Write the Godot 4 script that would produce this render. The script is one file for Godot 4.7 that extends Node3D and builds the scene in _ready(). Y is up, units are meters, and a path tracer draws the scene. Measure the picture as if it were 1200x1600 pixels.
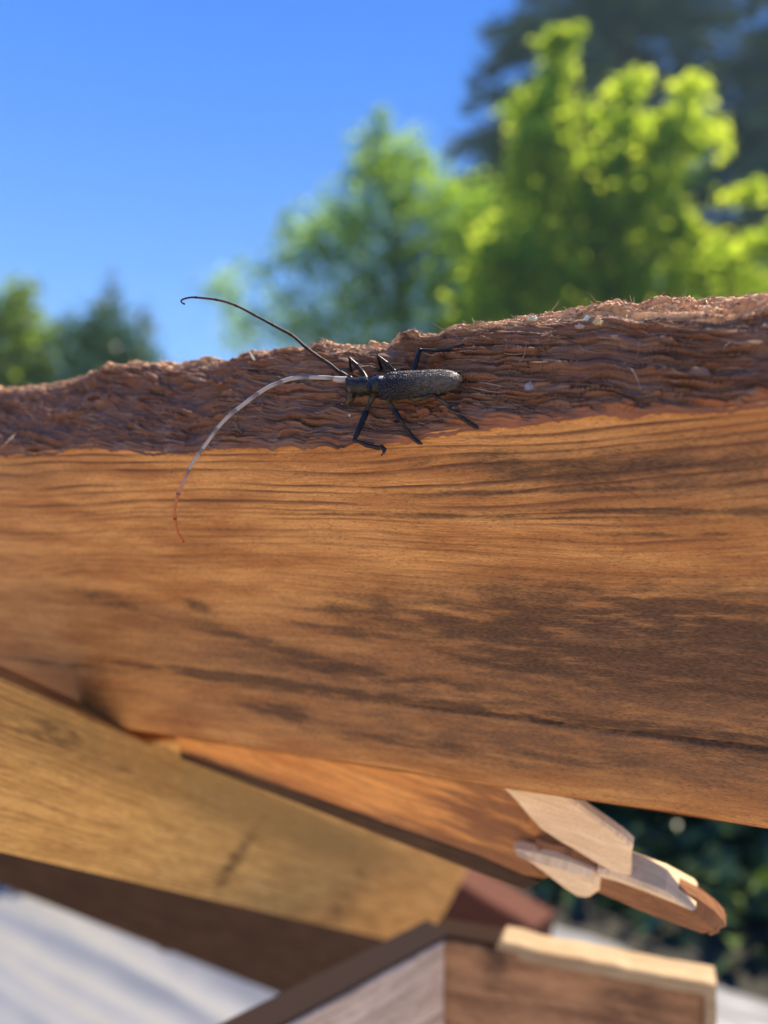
extends Node3D

const EYE_HEIGHT := 0.6
var rng := RandomNumberGenerator.new()
var na := FastNoiseLite.new()      # smooth, three octaves
var nb := FastNoiseLite.new()      # single octave
var to_byte := PackedByteArray()   # linear value -> sRGB byte

# ---------------------------------------------------------------- mesh helpers
class Mb:
	var p := PackedVector3Array()
	var n := PackedVector3Array()
	var c := PackedColorArray()
	var t := PackedVector2Array()
	var ix := PackedInt32Array()

	# a grid of nu x nv points; the front looks along du x dv (or against it when flipped)
	func grid(q: PackedVector3Array, nu: int, nv: int, col: PackedColorArray, uv: PackedVector2Array, flip := false, wrap := false) -> void:
		var at := p.size()
		p.append_array(q)
		var nn := PackedVector3Array()
		nn.resize(nu * nv)
		for i in nu:
			var i0 := maxi(i - 1, 0) * nv
			var i1 := mini(i + 1, nu - 1) * nv
			for j in nv:
				var j0 := j - 1
				var j1 := j + 1
				if wrap:
					if j0 < 0: j0 = nv - 2
					if j1 > nv - 1: j1 = 1
				else:
					j0 = maxi(j0, 0)
					j1 = mini(j1, nv - 1)
				var du: Vector3 = q[i1 + j] - q[i0 + j]
				var dv: Vector3 = q[i * nv + j1] - q[i * nv + j0]
				var k := du.cross(dv)
				if k.length_squared() < 1e-30:
					var im := (i1 / nv if i == 0 else i0 / nv) * nv
					k = (q[i1 + j] - q[i0 + j]).cross(q[im + j1] - q[im + j0])
				k = k.normalized()
				nn[i * nv + j] = -k if flip else k
		n.append_array(nn)
		if col.size() == q.size():
			c.append_array(col)
		else:
			var one := PackedColorArray()
			one.resize(q.size())
			one.fill(col[0] if col.size() else Color.WHITE)
			c.append_array(one)
		if uv.size() == q.size():
			t.append_array(uv)
		else:
			var z := PackedVector2Array()
			z.resize(q.size())
			t.append_array(z)
		var m := PackedInt32Array()
		m.resize((nu - 1) * (nv - 1) * 6)
		var w := 0
		for i in nu - 1:
			for j in nv - 1:
				var a := at + i * nv + j
				var b := a + nv
				var d := a + 1
				var e := b + 1
				m[w] = a
				m[w + 1] = b if flip else e
				m[w + 2] = e if flip else b
				m[w + 3] = a
				m[w + 4] = e if flip else d
				m[w + 5] = d if flip else e
				w += 6
		ix.append_array(m)

	func tri(a: Vector3, b: Vector3, d: Vector3, col: Color, ua := Vector2.ZERO, ub := Vector2.ZERO, ud := Vector2.ZERO) -> void:
		# a, b, d counter-clockwise as seen from the front
		var at := p.size()
		var k := (b - a).cross(d - a).normalized()
		for v in [a, b, d]:
			p.append(v)
			n.append(k)
			c.append(col)
		t.append(ua); t.append(ub); t.append(ud)
		ix.append(at); ix.append(at + 2); ix.append(at + 1)

	func quad(a: Vector3, b: Vector3, d: Vector3, e: Vector3, col: Color, ua := Vector2.ZERO, ub := Vector2.ZERO, ud := Vector2.ZERO, ue := Vector2.ZERO) -> void:
		tri(a, b, d, col, ua, ub, ud)
		tri(a, d, e, col, ua, ud, ue)

	# a tube through points; rad and col one per point
	func tube(pts: PackedVector3Array, rad: PackedFloat32Array, col: PackedColorArray, sides := 6, squash := 1.0) -> void:
		var nu := pts.size()
		var nv := sides + 1
		var q := PackedVector3Array()
		var cc := PackedColorArray()
		var side := Vector3.ZERO
		for i in nu:
			var d: Vector3 = (pts[mini(i + 1, nu - 1)] - pts[maxi(i - 1, 0)]).normalized()
			if side == Vector3.ZERO:
				side = d.cross(Vector3(0.31, 0.9, 0.29)).normalized()
			side = (side - d * side.dot(d)).normalized()
			var up := d.cross(side)
			for j in nv:
				var a := TAU * j / sides
				q.append(pts[i] + (side * cos(a) + up * sin(a) * squash) * rad[i])
				cc.append(col[i] if col.size() == nu else col[0])
		grid(q, nu, nv, cc, PackedVector2Array(), true, true)

	func mesh() -> ArrayMesh:
		var s := []
		s.resize(Mesh.ARRAY_MAX)
		s[Mesh.ARRAY_VERTEX] = p
		s[Mesh.ARRAY_NORMAL] = n
		s[Mesh.ARRAY_COLOR] = c
		s[Mesh.ARRAY_TEX_UV] = t
		s[Mesh.ARRAY_INDEX] = ix
		var m := ArrayMesh.new()
		m.add_surface_from_arrays(Mesh.PRIMITIVE_TRIANGLES, s)
		return m


func part(called: String, mb, mat: Material, parent: Node, label := "", stuff := false) -> MeshInstance3D:
	var o := MeshInstance3D.new()
	o.name = called
	o.mesh = mb.mesh() if mb is Mb else mb
	o.material_override = mat
	if label != "": o.set_meta("label", label)
	if stuff: o.set_meta("kind", "stuff")
	parent.add_child(o, true)
	return o


func thing(called: String, label: String, category: String, at := Transform3D(), group := "") -> Node3D:
	var o := Node3D.new()
	o.name = called
	o.transform = at
	add_child(o, true)
	o.set_meta("label", label)
	o.set_meta("category", category)
	if group != "": o.set_meta("group", group)
	return o


func tag(o: Node, label: String, category: String, group := "") -> void:
	o.set_meta("label", label)
	o.set_meta("category", category)
	if group != "": o.set_meta("group", group)


func lin(r: float, g: float, b: float) -> Color:
	return Color(r, g, b).linear_to_srgb()


func paint(rough := 0.7, spec := 0.5) -> StandardMaterial3D:   # colour comes from the vertices
	var m := StandardMaterial3D.new()
	m.vertex_color_use_as_albedo = true
	m.roughness = rough
	m.metallic_specular = spec
	return m


func textured(tex: Array, relief: float, rough := 0.75, spec := 0.35) -> StandardMaterial3D:
	var m := StandardMaterial3D.new()
	m.albedo_texture = tex[0]
	m.roughness = rough
	m.metallic_specular = spec
	m.heightmap_enabled = true
	m.heightmap_texture = tex[1]
	m.heightmap_scale = relief
	return m


func table(xs: Array, ys: Array, x: float) -> float:
	if x <= xs[0]: return ys[0]
	for i in range(1, xs.size()):
		if x <= xs[i]:
			return lerpf(ys[i - 1], ys[i], (x - xs[i - 1]) / (xs[i] - xs[i - 1]))
	return ys[-1]


# Wood: grain that runs along the first axis, growth lines, stains, painted shade.  Sizes in mm.
func wood(w: int, h: int, a0: float, b0: float, la: float, lb: float, k: Dictionary) -> Array:
	var px := PackedByteArray()
	px.resize(w * h * 3)
	var hp := PackedByteArray()
	hp.resize(w * h)
	var light: Color = k.light
	var mid: Color = k.mid
	var line: Color = k.line
	var stain: Color = k.get("stain", Color.BLACK)
	var stains: Array = k.get("stains", [])
	var sp: float = k.get("spacing", 2.0)
	var amt: float = k.get("lines", 0.6)
	var o: float = k.get("seed", 0.0) * 37.7
	var wa: float = k.get("warp", 2.0)
	var fade: float = k.get("fade", 0.0)
	var swirl: bool = k.get("swirl", false)
	var washes: Array = k.get("washes", [])
	var tint: Color = k.get("tint", Color.BLACK)
	var flecks: float = k.get("flecks", 0.0)
	for j in h:
		var b := b0 + (j + 0.5) / h * lb
		for i in w:
			var a := a0 + (i + 0.5) / w * la
			var s := b + wa * na.get_noise_2d(a / 110.0 + o, b / 26.0) + 0.1 * wa * na.get_noise_2d(a / 22.0, b / 5.0 + o)
			if swirl:
				s -= 7.0 * exp(-pow((a - 92.0) / 42.0, 2.0)) * exp(-pow((b + 4.0) / 13.0, 2.0))
				s += 5.0 * exp(-pow((a + 118.0) / 34.0, 2.0)) * exp(-pow((b + 34.0) / 16.0, 2.0))
			var q := fposmod(s / sp + 0.9 * nb.get_noise_2d(5.3 + o, s / (sp * 4.0)), 1.0)
			var late := smoothstep(0.5, 0.9, q) * (1.0 - smoothstep(0.93, 1.0, q))
			var fine := nb.get_noise_2d(a / 9.0 + o, s / 0.45)
			var speck := 0.6 * nb.get_noise_2d(a / 0.9, b / 0.42 + o) + 0.7 * nb.get_noise_2d(a / 0.4 + 33.0, b / 0.3)
			var broad := na.get_noise_2d(a / 48.0 + 9.0 + o, b / 9.0)
			var lm := amt * (0.65 + 0.8 * na.get_noise_2d(a / 40.0, b / 6.0 + 31.0 + o))
			if fade > 0.0:
				lm *= 0.18 + 0.82 * exp(-maxf(0.0, -b - 9.0) / fade)
			var m := 0.0
			for z in stains:
				var da: float = a - z[0]
				var db: float = b - z[1] - z[5] * da
				var e: float = da * da / (z[2] * z[2]) + db * db / (z[3] * z[3])
				if e < 6.0: m += z[4] * exp(-e)
			var wash := 0.0
			for z in washes:
				var da: float = a - z[0]
				var db: float = b - z[1] - z[5] * da
				var e: float = da * da / (z[2] * z[2]) + db * db / (z[3] * z[3])
				if e < 6.0: wash += z[4] * exp(-e)
			var mot := na.get_noise_2d(a / 12.0 + 60.0, s / 2.6 + o)
			m = smoothstep(0.1, 1.05, m * (1.0 + 0.8 * mot + 0.9 * na.get_noise_2d(a / 45.0 + 70.0, s / 7.0 + o)) + 0.35 * m * fine + 0.22 * m * speck) if m > 0.04 else 0.0
			wash = clampf(wash * (1.0 + 0.5 * mot + 0.2 * fine), 0.0, 1.0)
			var x := clampf(0.5 + 1.1 * broad + 0.22 * fine, 0.0, 1.0)
			var r := lerpf(mid.r, light.r, x)
			var g := lerpf(mid.g, light.g, x)
			var bl := lerpf(mid.b, light.b, x)
			r = lerpf(r, tint.r, wash)
			g = lerpf(g, tint.g, wash)
			bl = lerpf(bl, tint.b, wash)
			late = clampf(late * lm, 0.0, 1.0)
			r = lerpf(r, line.r, late)
			g = lerpf(g, line.g, late)
			bl = lerpf(bl, line.b, late)
			r = lerpf(r, stain.r, m * 0.76)
			g = lerpf(g, stain.g, m * 0.76)
			bl = lerpf(bl, stain.b, m * 0.76)
			var v := (1.0 + 0.13 * fine + 0.16 * speck) * 1023.0
			if flecks > 0.0:
				var fk := smoothstep(0.42, 0.6, nb.get_noise_2d(a / 1.7 + 0.4 * b, b / 0.34 + 81.0) + 0.25 * na.get_noise_2d(a / 16.0, b / 5.0 + 15.0) - 0.12 + 0.45 * m + 0.2 * wash)
				v *= 1.0 - 0.62 * fk * flecks
				var lk := smoothstep(0.5, 0.7, nb.get_noise_2d(a / 2.4 + 55.0, b / 0.4) + 0.2 * wash)
				v *= 1.0 + 0.35 * lk * flecks
			var at := (j * w + i)
			px[at * 3] = to_byte[clampi(int(r * v), 0, 1023)]
			px[at * 3 + 1] = to_byte[clampi(int(g * v), 0, 1023)]
			px[at * 3 + 2] = to_byte[clampi(int(bl * v), 0, 1023)]
			hp[at] = clampi(int(140.0 - 70.0 * late + 45.0 * fine + 25.0 * speck - 25.0 * m + 20.0 * mot), 0, 255)
	var im := Image.create_from_data(w, h, false, Image.FORMAT_RGB8, px)
	var hm := Image.create_from_data(w, h, false, Image.FORMAT_L8, hp)
	return [ImageTexture.create_from_image(im), ImageTexture.create_from_image(hm)]


# A board: bevelled outline in the (x along, y up) plane, thickness backwards along -z.  UV in board lengths.
func slab(outline: PackedVector2Array, thick: float, bevel: float, size: Vector2, rough := 0.0) -> Mb:
	var mb := Mb.new()
	var pts := PackedVector2Array()
	for i in outline.size():          # finer edges, slightly uneven
		var a := outline[i]
		var b := outline[(i + 1) % outline.size()]
		var cnt := maxi(1, int(a.distance_to(b) / (0.004 if rough > 0.0 else 0.02)))
		cnt = mini(cnt, 60)
		for s in cnt:
			var p := a.lerp(b, float(s) / cnt)
			if rough > 0.0 and s > 0:
				p += Vector2(nb.get_noise_2d(p.x * 900.0, p.y * 900.0), nb.get_noise_2d(p.x * 900.0 + 50.0, p.y * 900.0)) * rough
			pts.append(p)
	if Geometry2D.is_polygon_clockwise(pts): pts.reverse()
	var cc := pts.size()
	var ins := PackedVector2Array()
	for i in cc:
		var d0 := (pts[i] - pts[(i + cc - 1) % cc]).normalized()
		var d1 := (pts[(i + 1) % cc] - pts[i]).normalized()
		var nn := (Vector2(-d0.y, d0.x) + Vector2(-d1.y, d1.x))
		nn = nn.normalized() if nn.length() > 0.01 else Vector2(-d0.y, d0.x)
		ins.append(pts[i] + nn * bevel)
	var tris := Geometry2D.triangulate_polygon(ins)
	if tris.is_empty(): ins = pts; tris = Geometry2D.triangulate_polygon(ins)
	var uvs := func(p: Vector2, z: float) -> Vector2: return Vector2(p.x / size.x, (p.y + z) / size.y)
	for k in range(0, tris.size(), 3):
		var a := ins[tris[k]]
		var b := ins[tris[k + 1]]
		var c := ins[tris[k + 2]]
		if (b - a).cross(c - a) < 0.0:
			var x := b
			b = c
			c = x
		mb.tri(Vector3(a.x, a.y, 0), Vector3(b.x, b.y, 0), Vector3(c.x, c.y, 0), Color.WHITE, uvs.call(a, 0), uvs.call(b, 0), uvs.call(c, 0))
		mb.tri(Vector3(a.x, a.y, -thick), Vector3(c.x, c.y, -thick), Vector3(b.x, b.y, -thick), Color.WHITE, uvs.call(a, 0), uvs.call(c, 0), uvs.call(b, 0))
	for i in cc:
		var j := (i + 1) % cc
		var rings := [[ins[i], ins[j], 0.0], [pts[i], pts[j], -bevel], [pts[i], pts[j], -thick + bevel], [ins[i], ins[j], -thick]]
		for r in 3:
			var u: Array = rings[r]
			var w: Array = rings[r + 1]
			mb.quad(Vector3(u[0].x, u[0].y, u[2]), Vector3(w[0].x, w[0].y, w[2]), Vector3(w[1].x, w[1].y, w[2]), Vector3(u[1].x, u[1].y, u[2]), Color.WHITE,
				uvs.call(u[0], u[2]), uvs.call(w[0], w[2]), uvs.call(w[1], w[2]), uvs.call(u[1], u[2]))
	return mb


func rect(l: float, h: float) -> PackedVector2Array:
	return PackedVector2Array([Vector2(0, 0), Vector2(l, 0), Vector2(l, h), Vector2(0, h)])


# A frame at a point (mm from the pile's origin at eye level) with x along, and z as near the wanted normal as it can be.
func frame(mm: Vector3, along: Vector3, normal: Vector3) -> Transform3D:
	var x := along.normalized()
	var z := (normal - x * x.dot(normal)).normalized()
	return Transform3D(Basis(x, z.cross(x), z), Vector3(0, EYE_HEIGHT, 0) + mm * 0.001)


func blob(r: float, sq: Vector3, rough: float, freq: float, col: Color, seedv := 0.0) -> Mb:
	var q := PackedVector3Array()
	var nu := 15
	var nv := 21
	for i in nu:
		var a := PI * i / (nu - 1)
		for j in nv:
			var b := TAU * j / (nv - 1)
			var d := Vector3(sin(a) * cos(b), cos(a), sin(a) * sin(b))
			var f := 1.0 + rough * na.get_noise_3d(d.x * freq + seedv, d.y * freq, d.z * freq)
			q.append(d * sq * r * f)
	var mb := Mb.new()
	mb.grid(q, nu, nv, PackedColorArray([col]), PackedVector2Array(), true, true)
	return mb


# ---------------------------------------------------------------- plants
func leaf_mesh(long: float, wide: float) -> ArrayMesh:
	var mb := Mb.new()
	var f := wide * 0.22
	var a := Vector3(0, 0, 0)
	var m1 := Vector3(long * 0.45, -f * 0.3, 0)
	var tip := Vector3(long, -f, 0)
	var l := Vector3(long * 0.42, f, wide * 0.5)
	var r := Vector3(long * 0.42, f, -wide * 0.5)
	mb.tri(a, l, m1, Color.WHITE)
	mb.tri(l, tip, m1, Color.WHITE)
	mb.tri(a, m1, r, Color.WHITE)
	mb.tri(m1, tip, r, Color.WHITE)
	return mb.mesh()


func spray_mesh(long: float, wide: float) -> ArrayMesh:      # a flat conifer twig with side needles
	var mb := Mb.new()
	for k in 5:
		var x := long * (0.12 + 0.17 * k)
		var w := wide * (1.0 - 0.16 * k)
		for s in [-1.0, 1.0]:
			mb.tri(Vector3(x, 0, 0), Vector3(x + w * 0.5, -w * 0.15, s * w * 0.5), Vector3(x + long * 0.14, 0, 0), Color.WHITE)
	mb.tri(Vector3(0, 0, -wide * 0.05), Vector3(0, 0, wide * 0.05), Vector3(long, -long * 0.06, 0), Color.WHITE)
	return mb.mesh()


func leaf_mat(back: float, tint: Color) -> StandardMaterial3D:
	var m := paint(0.32, 0.5)
	m.backlight_enabled = true
	m.backlight = Color(back * tint.r, back * tint.g, back * tint.b)
	return m


func scatter(called: String, mesh: Mesh, mat: Material, places: Array, cols: PackedColorArray, parent: Node, label := "") -> MultiMeshInstance3D:
	var mm := MultiMesh.new()
	mm.transform_format = MultiMesh.TRANSFORM_3D
	mm.use_colors = true
	mm.mesh = mesh
	mm.instance_count = places.size()
	for i in places.size():
		mm.set_instance_transform(i, places[i])
		mm.set_instance_color(i, cols[i])
	var o := MultiMeshInstance3D.new()
	o.name = called
	o.multimesh = mm
	o.material_override = mat
	o.set_meta("kind", "stuff")
	if label != "": o.set_meta("label", label)
	parent.add_child(o, true)
	return o


func turned(at: Vector3, sc: float, flat := 0.5) -> Transform3D:
	var b := Basis.from_euler(Vector3(rng.randfn(0, 0.6), rng.randf() * TAU, rng.randfn(-0.3, flat)))
	return Transform3D(b.scaled(Vector3.ONE * sc), at)


# clumps: [x, y, z, radius, share] in metres from the tree's base
func crown(parent: Node3D, clumps: Array, count: int, mesh: Mesh, mat: Material, c0: Color, c1: Color, tuft := 0.24) -> void:
	var places := []
	var cols := PackedColorArray()
	var total := 0.0
	for k in clumps: total += k[3] * k[3] * k[4]
	for k in clumps:
		var n := int(count * k[3] * k[3] * k[4] / total)
		var at := Vector3(k[0], k[1], k[2])
		var tufts := maxi(3, n / 26)
		for f in tufts:
			var d := Vector3(rng.randfn(), rng.randfn(), rng.randfn()).normalized()
			var rr: float = k[3] * pow(rng.randf(), 0.45)
			var e := at + d * rr
			var shade := rng.randf()
			for l in 26:
				var p: Vector3 = e + Vector3(rng.randfn(), rng.randfn() * 0.8, rng.randfn()) * k[3] * tuft
				places.append(turned(p, rng.randf_range(0.65, 1.25)))
				var v := clampf(shade + rng.randfn(0, 0.2), 0, 1)
				cols.append(c0.lerp(c1, v))
	scatter("crown", mesh, mat, places, cols, parent)


func trunk_and_limbs(parent: Node3D, top: Vector3, r: float, clumps: Array, bark: Material, limbs := 7) -> void:
	var mb := Mb.new()
	var pts := PackedVector3Array()
	var rad := PackedFloat32Array()
	for i in 9:
		var f := i / 8.0
		pts.append(Vector3(top.x * f * f + 0.08 * sin(f * 5.0), top.y * f - 0.05, top.z * f * f))
		rad.append(r * (1.0 - 0.8 * f) * (1.35 if i == 0 else 1.0))
	mb.tube(pts, rad, PackedColorArray([Color.WHITE]), 10)
	part("trunk", mb, bark, parent)
	for k in mini(limbs, clumps.size()):
		var c: Array = clumps[k * clumps.size() / limbs]
		var to := Vector3(c[0], c[1], c[2])
		var f := clampf(0.25 + 0.5 * to.y / maxf(top.y, 0.1), 0.2, 0.8)
		var from := Vector3(top.x * f * f + 0.08 * sin(f * 5.0), top.y * f - 0.05, top.z * f * f)
		if to.y < from.y + 0.2: from *= 0.6
		var lb := Mb.new()
		var lp := PackedVector3Array()
		var lr := PackedFloat32Array()
		for i in 6:
			var g := i / 5.0
			lp.append(from.lerp(to, g) + Vector3(0, sin(g * PI) * 0.12, 0))
			lr.append(r * 0.45 * (1.0 - 0.85 * g))
		lb.tube(lp, lr, PackedColorArray([Color.WHITE]), 7)
		part("limb", lb, bark, parent)


func conifer(label: String, at: Vector3, height: float, radius: float, sprays: int, c0: Color, c1: Color, from := 0.12, shape := 0.8, whorl := 0.45, group := "") -> void:
	var t := thing("conifer_tree", label, "tree", Transform3D(Basis(), at), group)
	var mb := Mb.new()
	mb.tube(PackedVector3Array([Vector3(0, -0.05, 0), Vector3(0, height * 0.5, 0), Vector3(0, height, 0)]), PackedFloat32Array([height * 0.018, height * 0.01, 0.01]), PackedColorArray([Color.WHITE]), 9)
	part("trunk", mb, bark_mat, t)
	var places := []
	var cols := PackedColorArray()
	var arms := []
	var y := height * from
	var total := 0.0
	while y < height * 0.985:
		var f := 1.0 - (y / height - from) / (1.0 - from)
		for k in 8:
			var reach := radius * pow(f, shape) * rng.randf_range(0.6, 1.12) + 0.1
			arms.append([y + rng.randf_range(-0.2, 0.2), reach, rng.randf() * TAU])
			total += reach
		y += whorl * rng.randf_range(0.8, 1.3)
	var wood_mb := Mb.new()
	for a in arms:
		var dir := Vector3(cos(a[2]), 0, sin(a[2]))
		var reach: float = a[1]
		var droop := rng.randf_range(0.12, 0.38)
		var end := Vector3(0, a[0], 0) + dir * reach + Vector3(0, -droop * reach, 0)
		wood_mb.tube(PackedVector3Array([Vector3(0, a[0], 0), Vector3(0, a[0], 0).lerp(end, 0.5) + Vector3(0, 0.06 * reach, 0), end]), PackedFloat32Array([0.035 + 0.008 * reach, 0.02, 0.006]), PackedColorArray([Color.WHITE]), 4)
		var n := int(sprays * reach / total)
		for s in n:
			var g := pow(rng.randf(), 0.65)
			var p := Vector3(0, a[0], 0).lerp(end, g) + Vector3(0, 0.06 * reach * sin(g * PI), 0)
			p += dir.cross(Vector3.UP) * rng.randfn(0, 0.13) * reach * (1.1 - 0.7 * g) + Vector3(0, rng.randfn(-0.06, 0.08), 0)
			var b := Basis.from_euler(Vector3(rng.randfn(0, 0.4), -a[2] + rng.randfn(0, 0.7), rng.randfn(-0.35, 0.35)))
			places.append(Transform3D(b.scaled(Vector3.ONE * rng.randf_range(0.7, 1.3)), p))
			cols.append(c0.lerp(c1, clampf(rng.randf() * 0.7 + 0.3 * g, 0, 1)))
	part("branch", wood_mb, bark_mat, t, "", true)
	scatter("crown", spray, needle_mat, places, cols, t)

var bark_mat: StandardMaterial3D
var needle_mat: StandardMaterial3D
var spray: ArrayMesh


# ---------------------------------------------------------------- beam
const ARRIS_U := [-112.0, -103.0, -90.0, -75.0, -54.0, -32.0, -7.0, 7.0, 13.0, 25.0, 32.0, 47.0, 67.0, 90.0]
const ARRIS_W := [0.0, 0.0, -0.8, 1.4, -1.0, 0.1, 0.2, 0.9, 2.0, 2.8, 4.0, 4.3, 4.9, 5.0]
const CREST_U := [-125.0, -112.0, -96.0, -88.0, -80.0, -66.0, -62.0, -41.0, -38.5, -20.0, -4.0, -0.5, 16.0, 20.0, 28.0, 34.0, 46.0, 57.0, 68.0, 90.0]
const CREST_V := [18.2, 18.6, 18.2, 20.0, 21.6, 22.4, 23.2, 22.4, 24.2, 23.8, 22.2, 25.0, 23.2, 23.4, 22.6, 22.4, 21.8, 20.4, 19.8, 20.0]
const FACE_LOW := -88.5

func arris(u: float) -> float:
	return table(ARRIS_U, ARRIS_W, u) + 0.6 * nb.get_noise_2d(u / 9.0, 88.0)

# height of the torn wood over its mean surface (mm); u along the beam, v up from the arris
func fibre(u: float, v: float) -> float:
	return v + 0.07 * u + 0.15 * maxf(u + 12.0, 0.0) + 2.4 * nb.get_noise_2d(u / 110.0, v / 40.0)

func torn(u: float, v: float, crest: float) -> float:
	var q := fibre(u, v)
	var left := smoothstep(-15.0, -50.0, u)
	var cell := nb.get_noise_2d(u / 24.0 + 300.0, q / 4.6) * 3.0
	var flake := floorf(cell)
	var rough := 0.55 + 0.75 * smoothstep(-0.35, 0.4, nb.get_noise_2d(u / 19.0 + 500.0, v / 7.0))
	q += flake * 7.3 + flake * 0.012 * u
	var a := nb.get_noise_2d(u / 42.0, q / 3.4) * 2.6 + 0.35 * nb.get_noise_2d(u / 9.0, q / 1.1 + 60.0)
	var st := floorf(a)
	var d := 0.30 * (st + smoothstep(0.42, 0.58, a - st)) * (1.0 - 0.55 * left)
	d += 0.15 * nb.get_noise_2d(u / 30.0 + 40.0, q / 1.0) * (1.0 - 0.5 * left)
	d += 0.11 * nb.get_noise_2d(u / 15.0 + 90.0, q / 0.55) * (1.0 - 0.6 * left)
	d += 0.08 * nb.get_noise_2d(u / 3.7 + 0.3 * v, v / 1.1 + 11.0)
	d += 0.32 * smoothstep(0.2, 0.26, nb.get_noise_2d(u / 9.0 + 7.0, q / 1.3)) * (1.0 - 0.6 * left)
	d -= 0.6 * smoothstep(0.42, 0.5, nb.get_noise_2d(u / 24.0 + 77.0, q / 0.8 + 20.0)) * (1.0 - 0.5 * left)
	d += (0.5 + 0.5 * left) * na.get_noise_2d(u / 14.0, q / 7.0 + 3.0)
	d += left * 0.45 * smoothstep(0.1, 0.3, na.get_noise_2d(u / 7.0 + 31.0, v / 3.5))
	d = d * rough + 0.20 * (flake + smoothstep(0.0, 0.25, cell - flake))
	var rim := smoothstep(crest - 3.0, crest + 0.5, v)
	d += rim * (0.55 * na.get_noise_3d(u / 4.5, v / 1.6, 0.19 * u - 0.3 * v) + 0.30 * na.get_noise_3d(u / 1.7 + 0.4 * v, v / 0.8 + 5.0, 0.4 * u))
	return d * smoothstep(-0.8, 1.4, v)

func beam_line() -> PackedFloat32Array:
	var us := PackedFloat32Array()
	var u := -760.0
	while u < 420.0:
		us.append(u)
		var away := maxf(maxf(-135.0 - u, u - 92.0), 0.0)
		u += 0.2 if away <= 0.0 else minf(0.4 + away * 0.05, 8.0)
	us.append(420.0)
	return us

var top_points := PackedVector3Array()       # crest points in metres, for the loose fibres
var slope_points := PackedVector3Array()
var slope_normals := PackedVector3Array()

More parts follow.
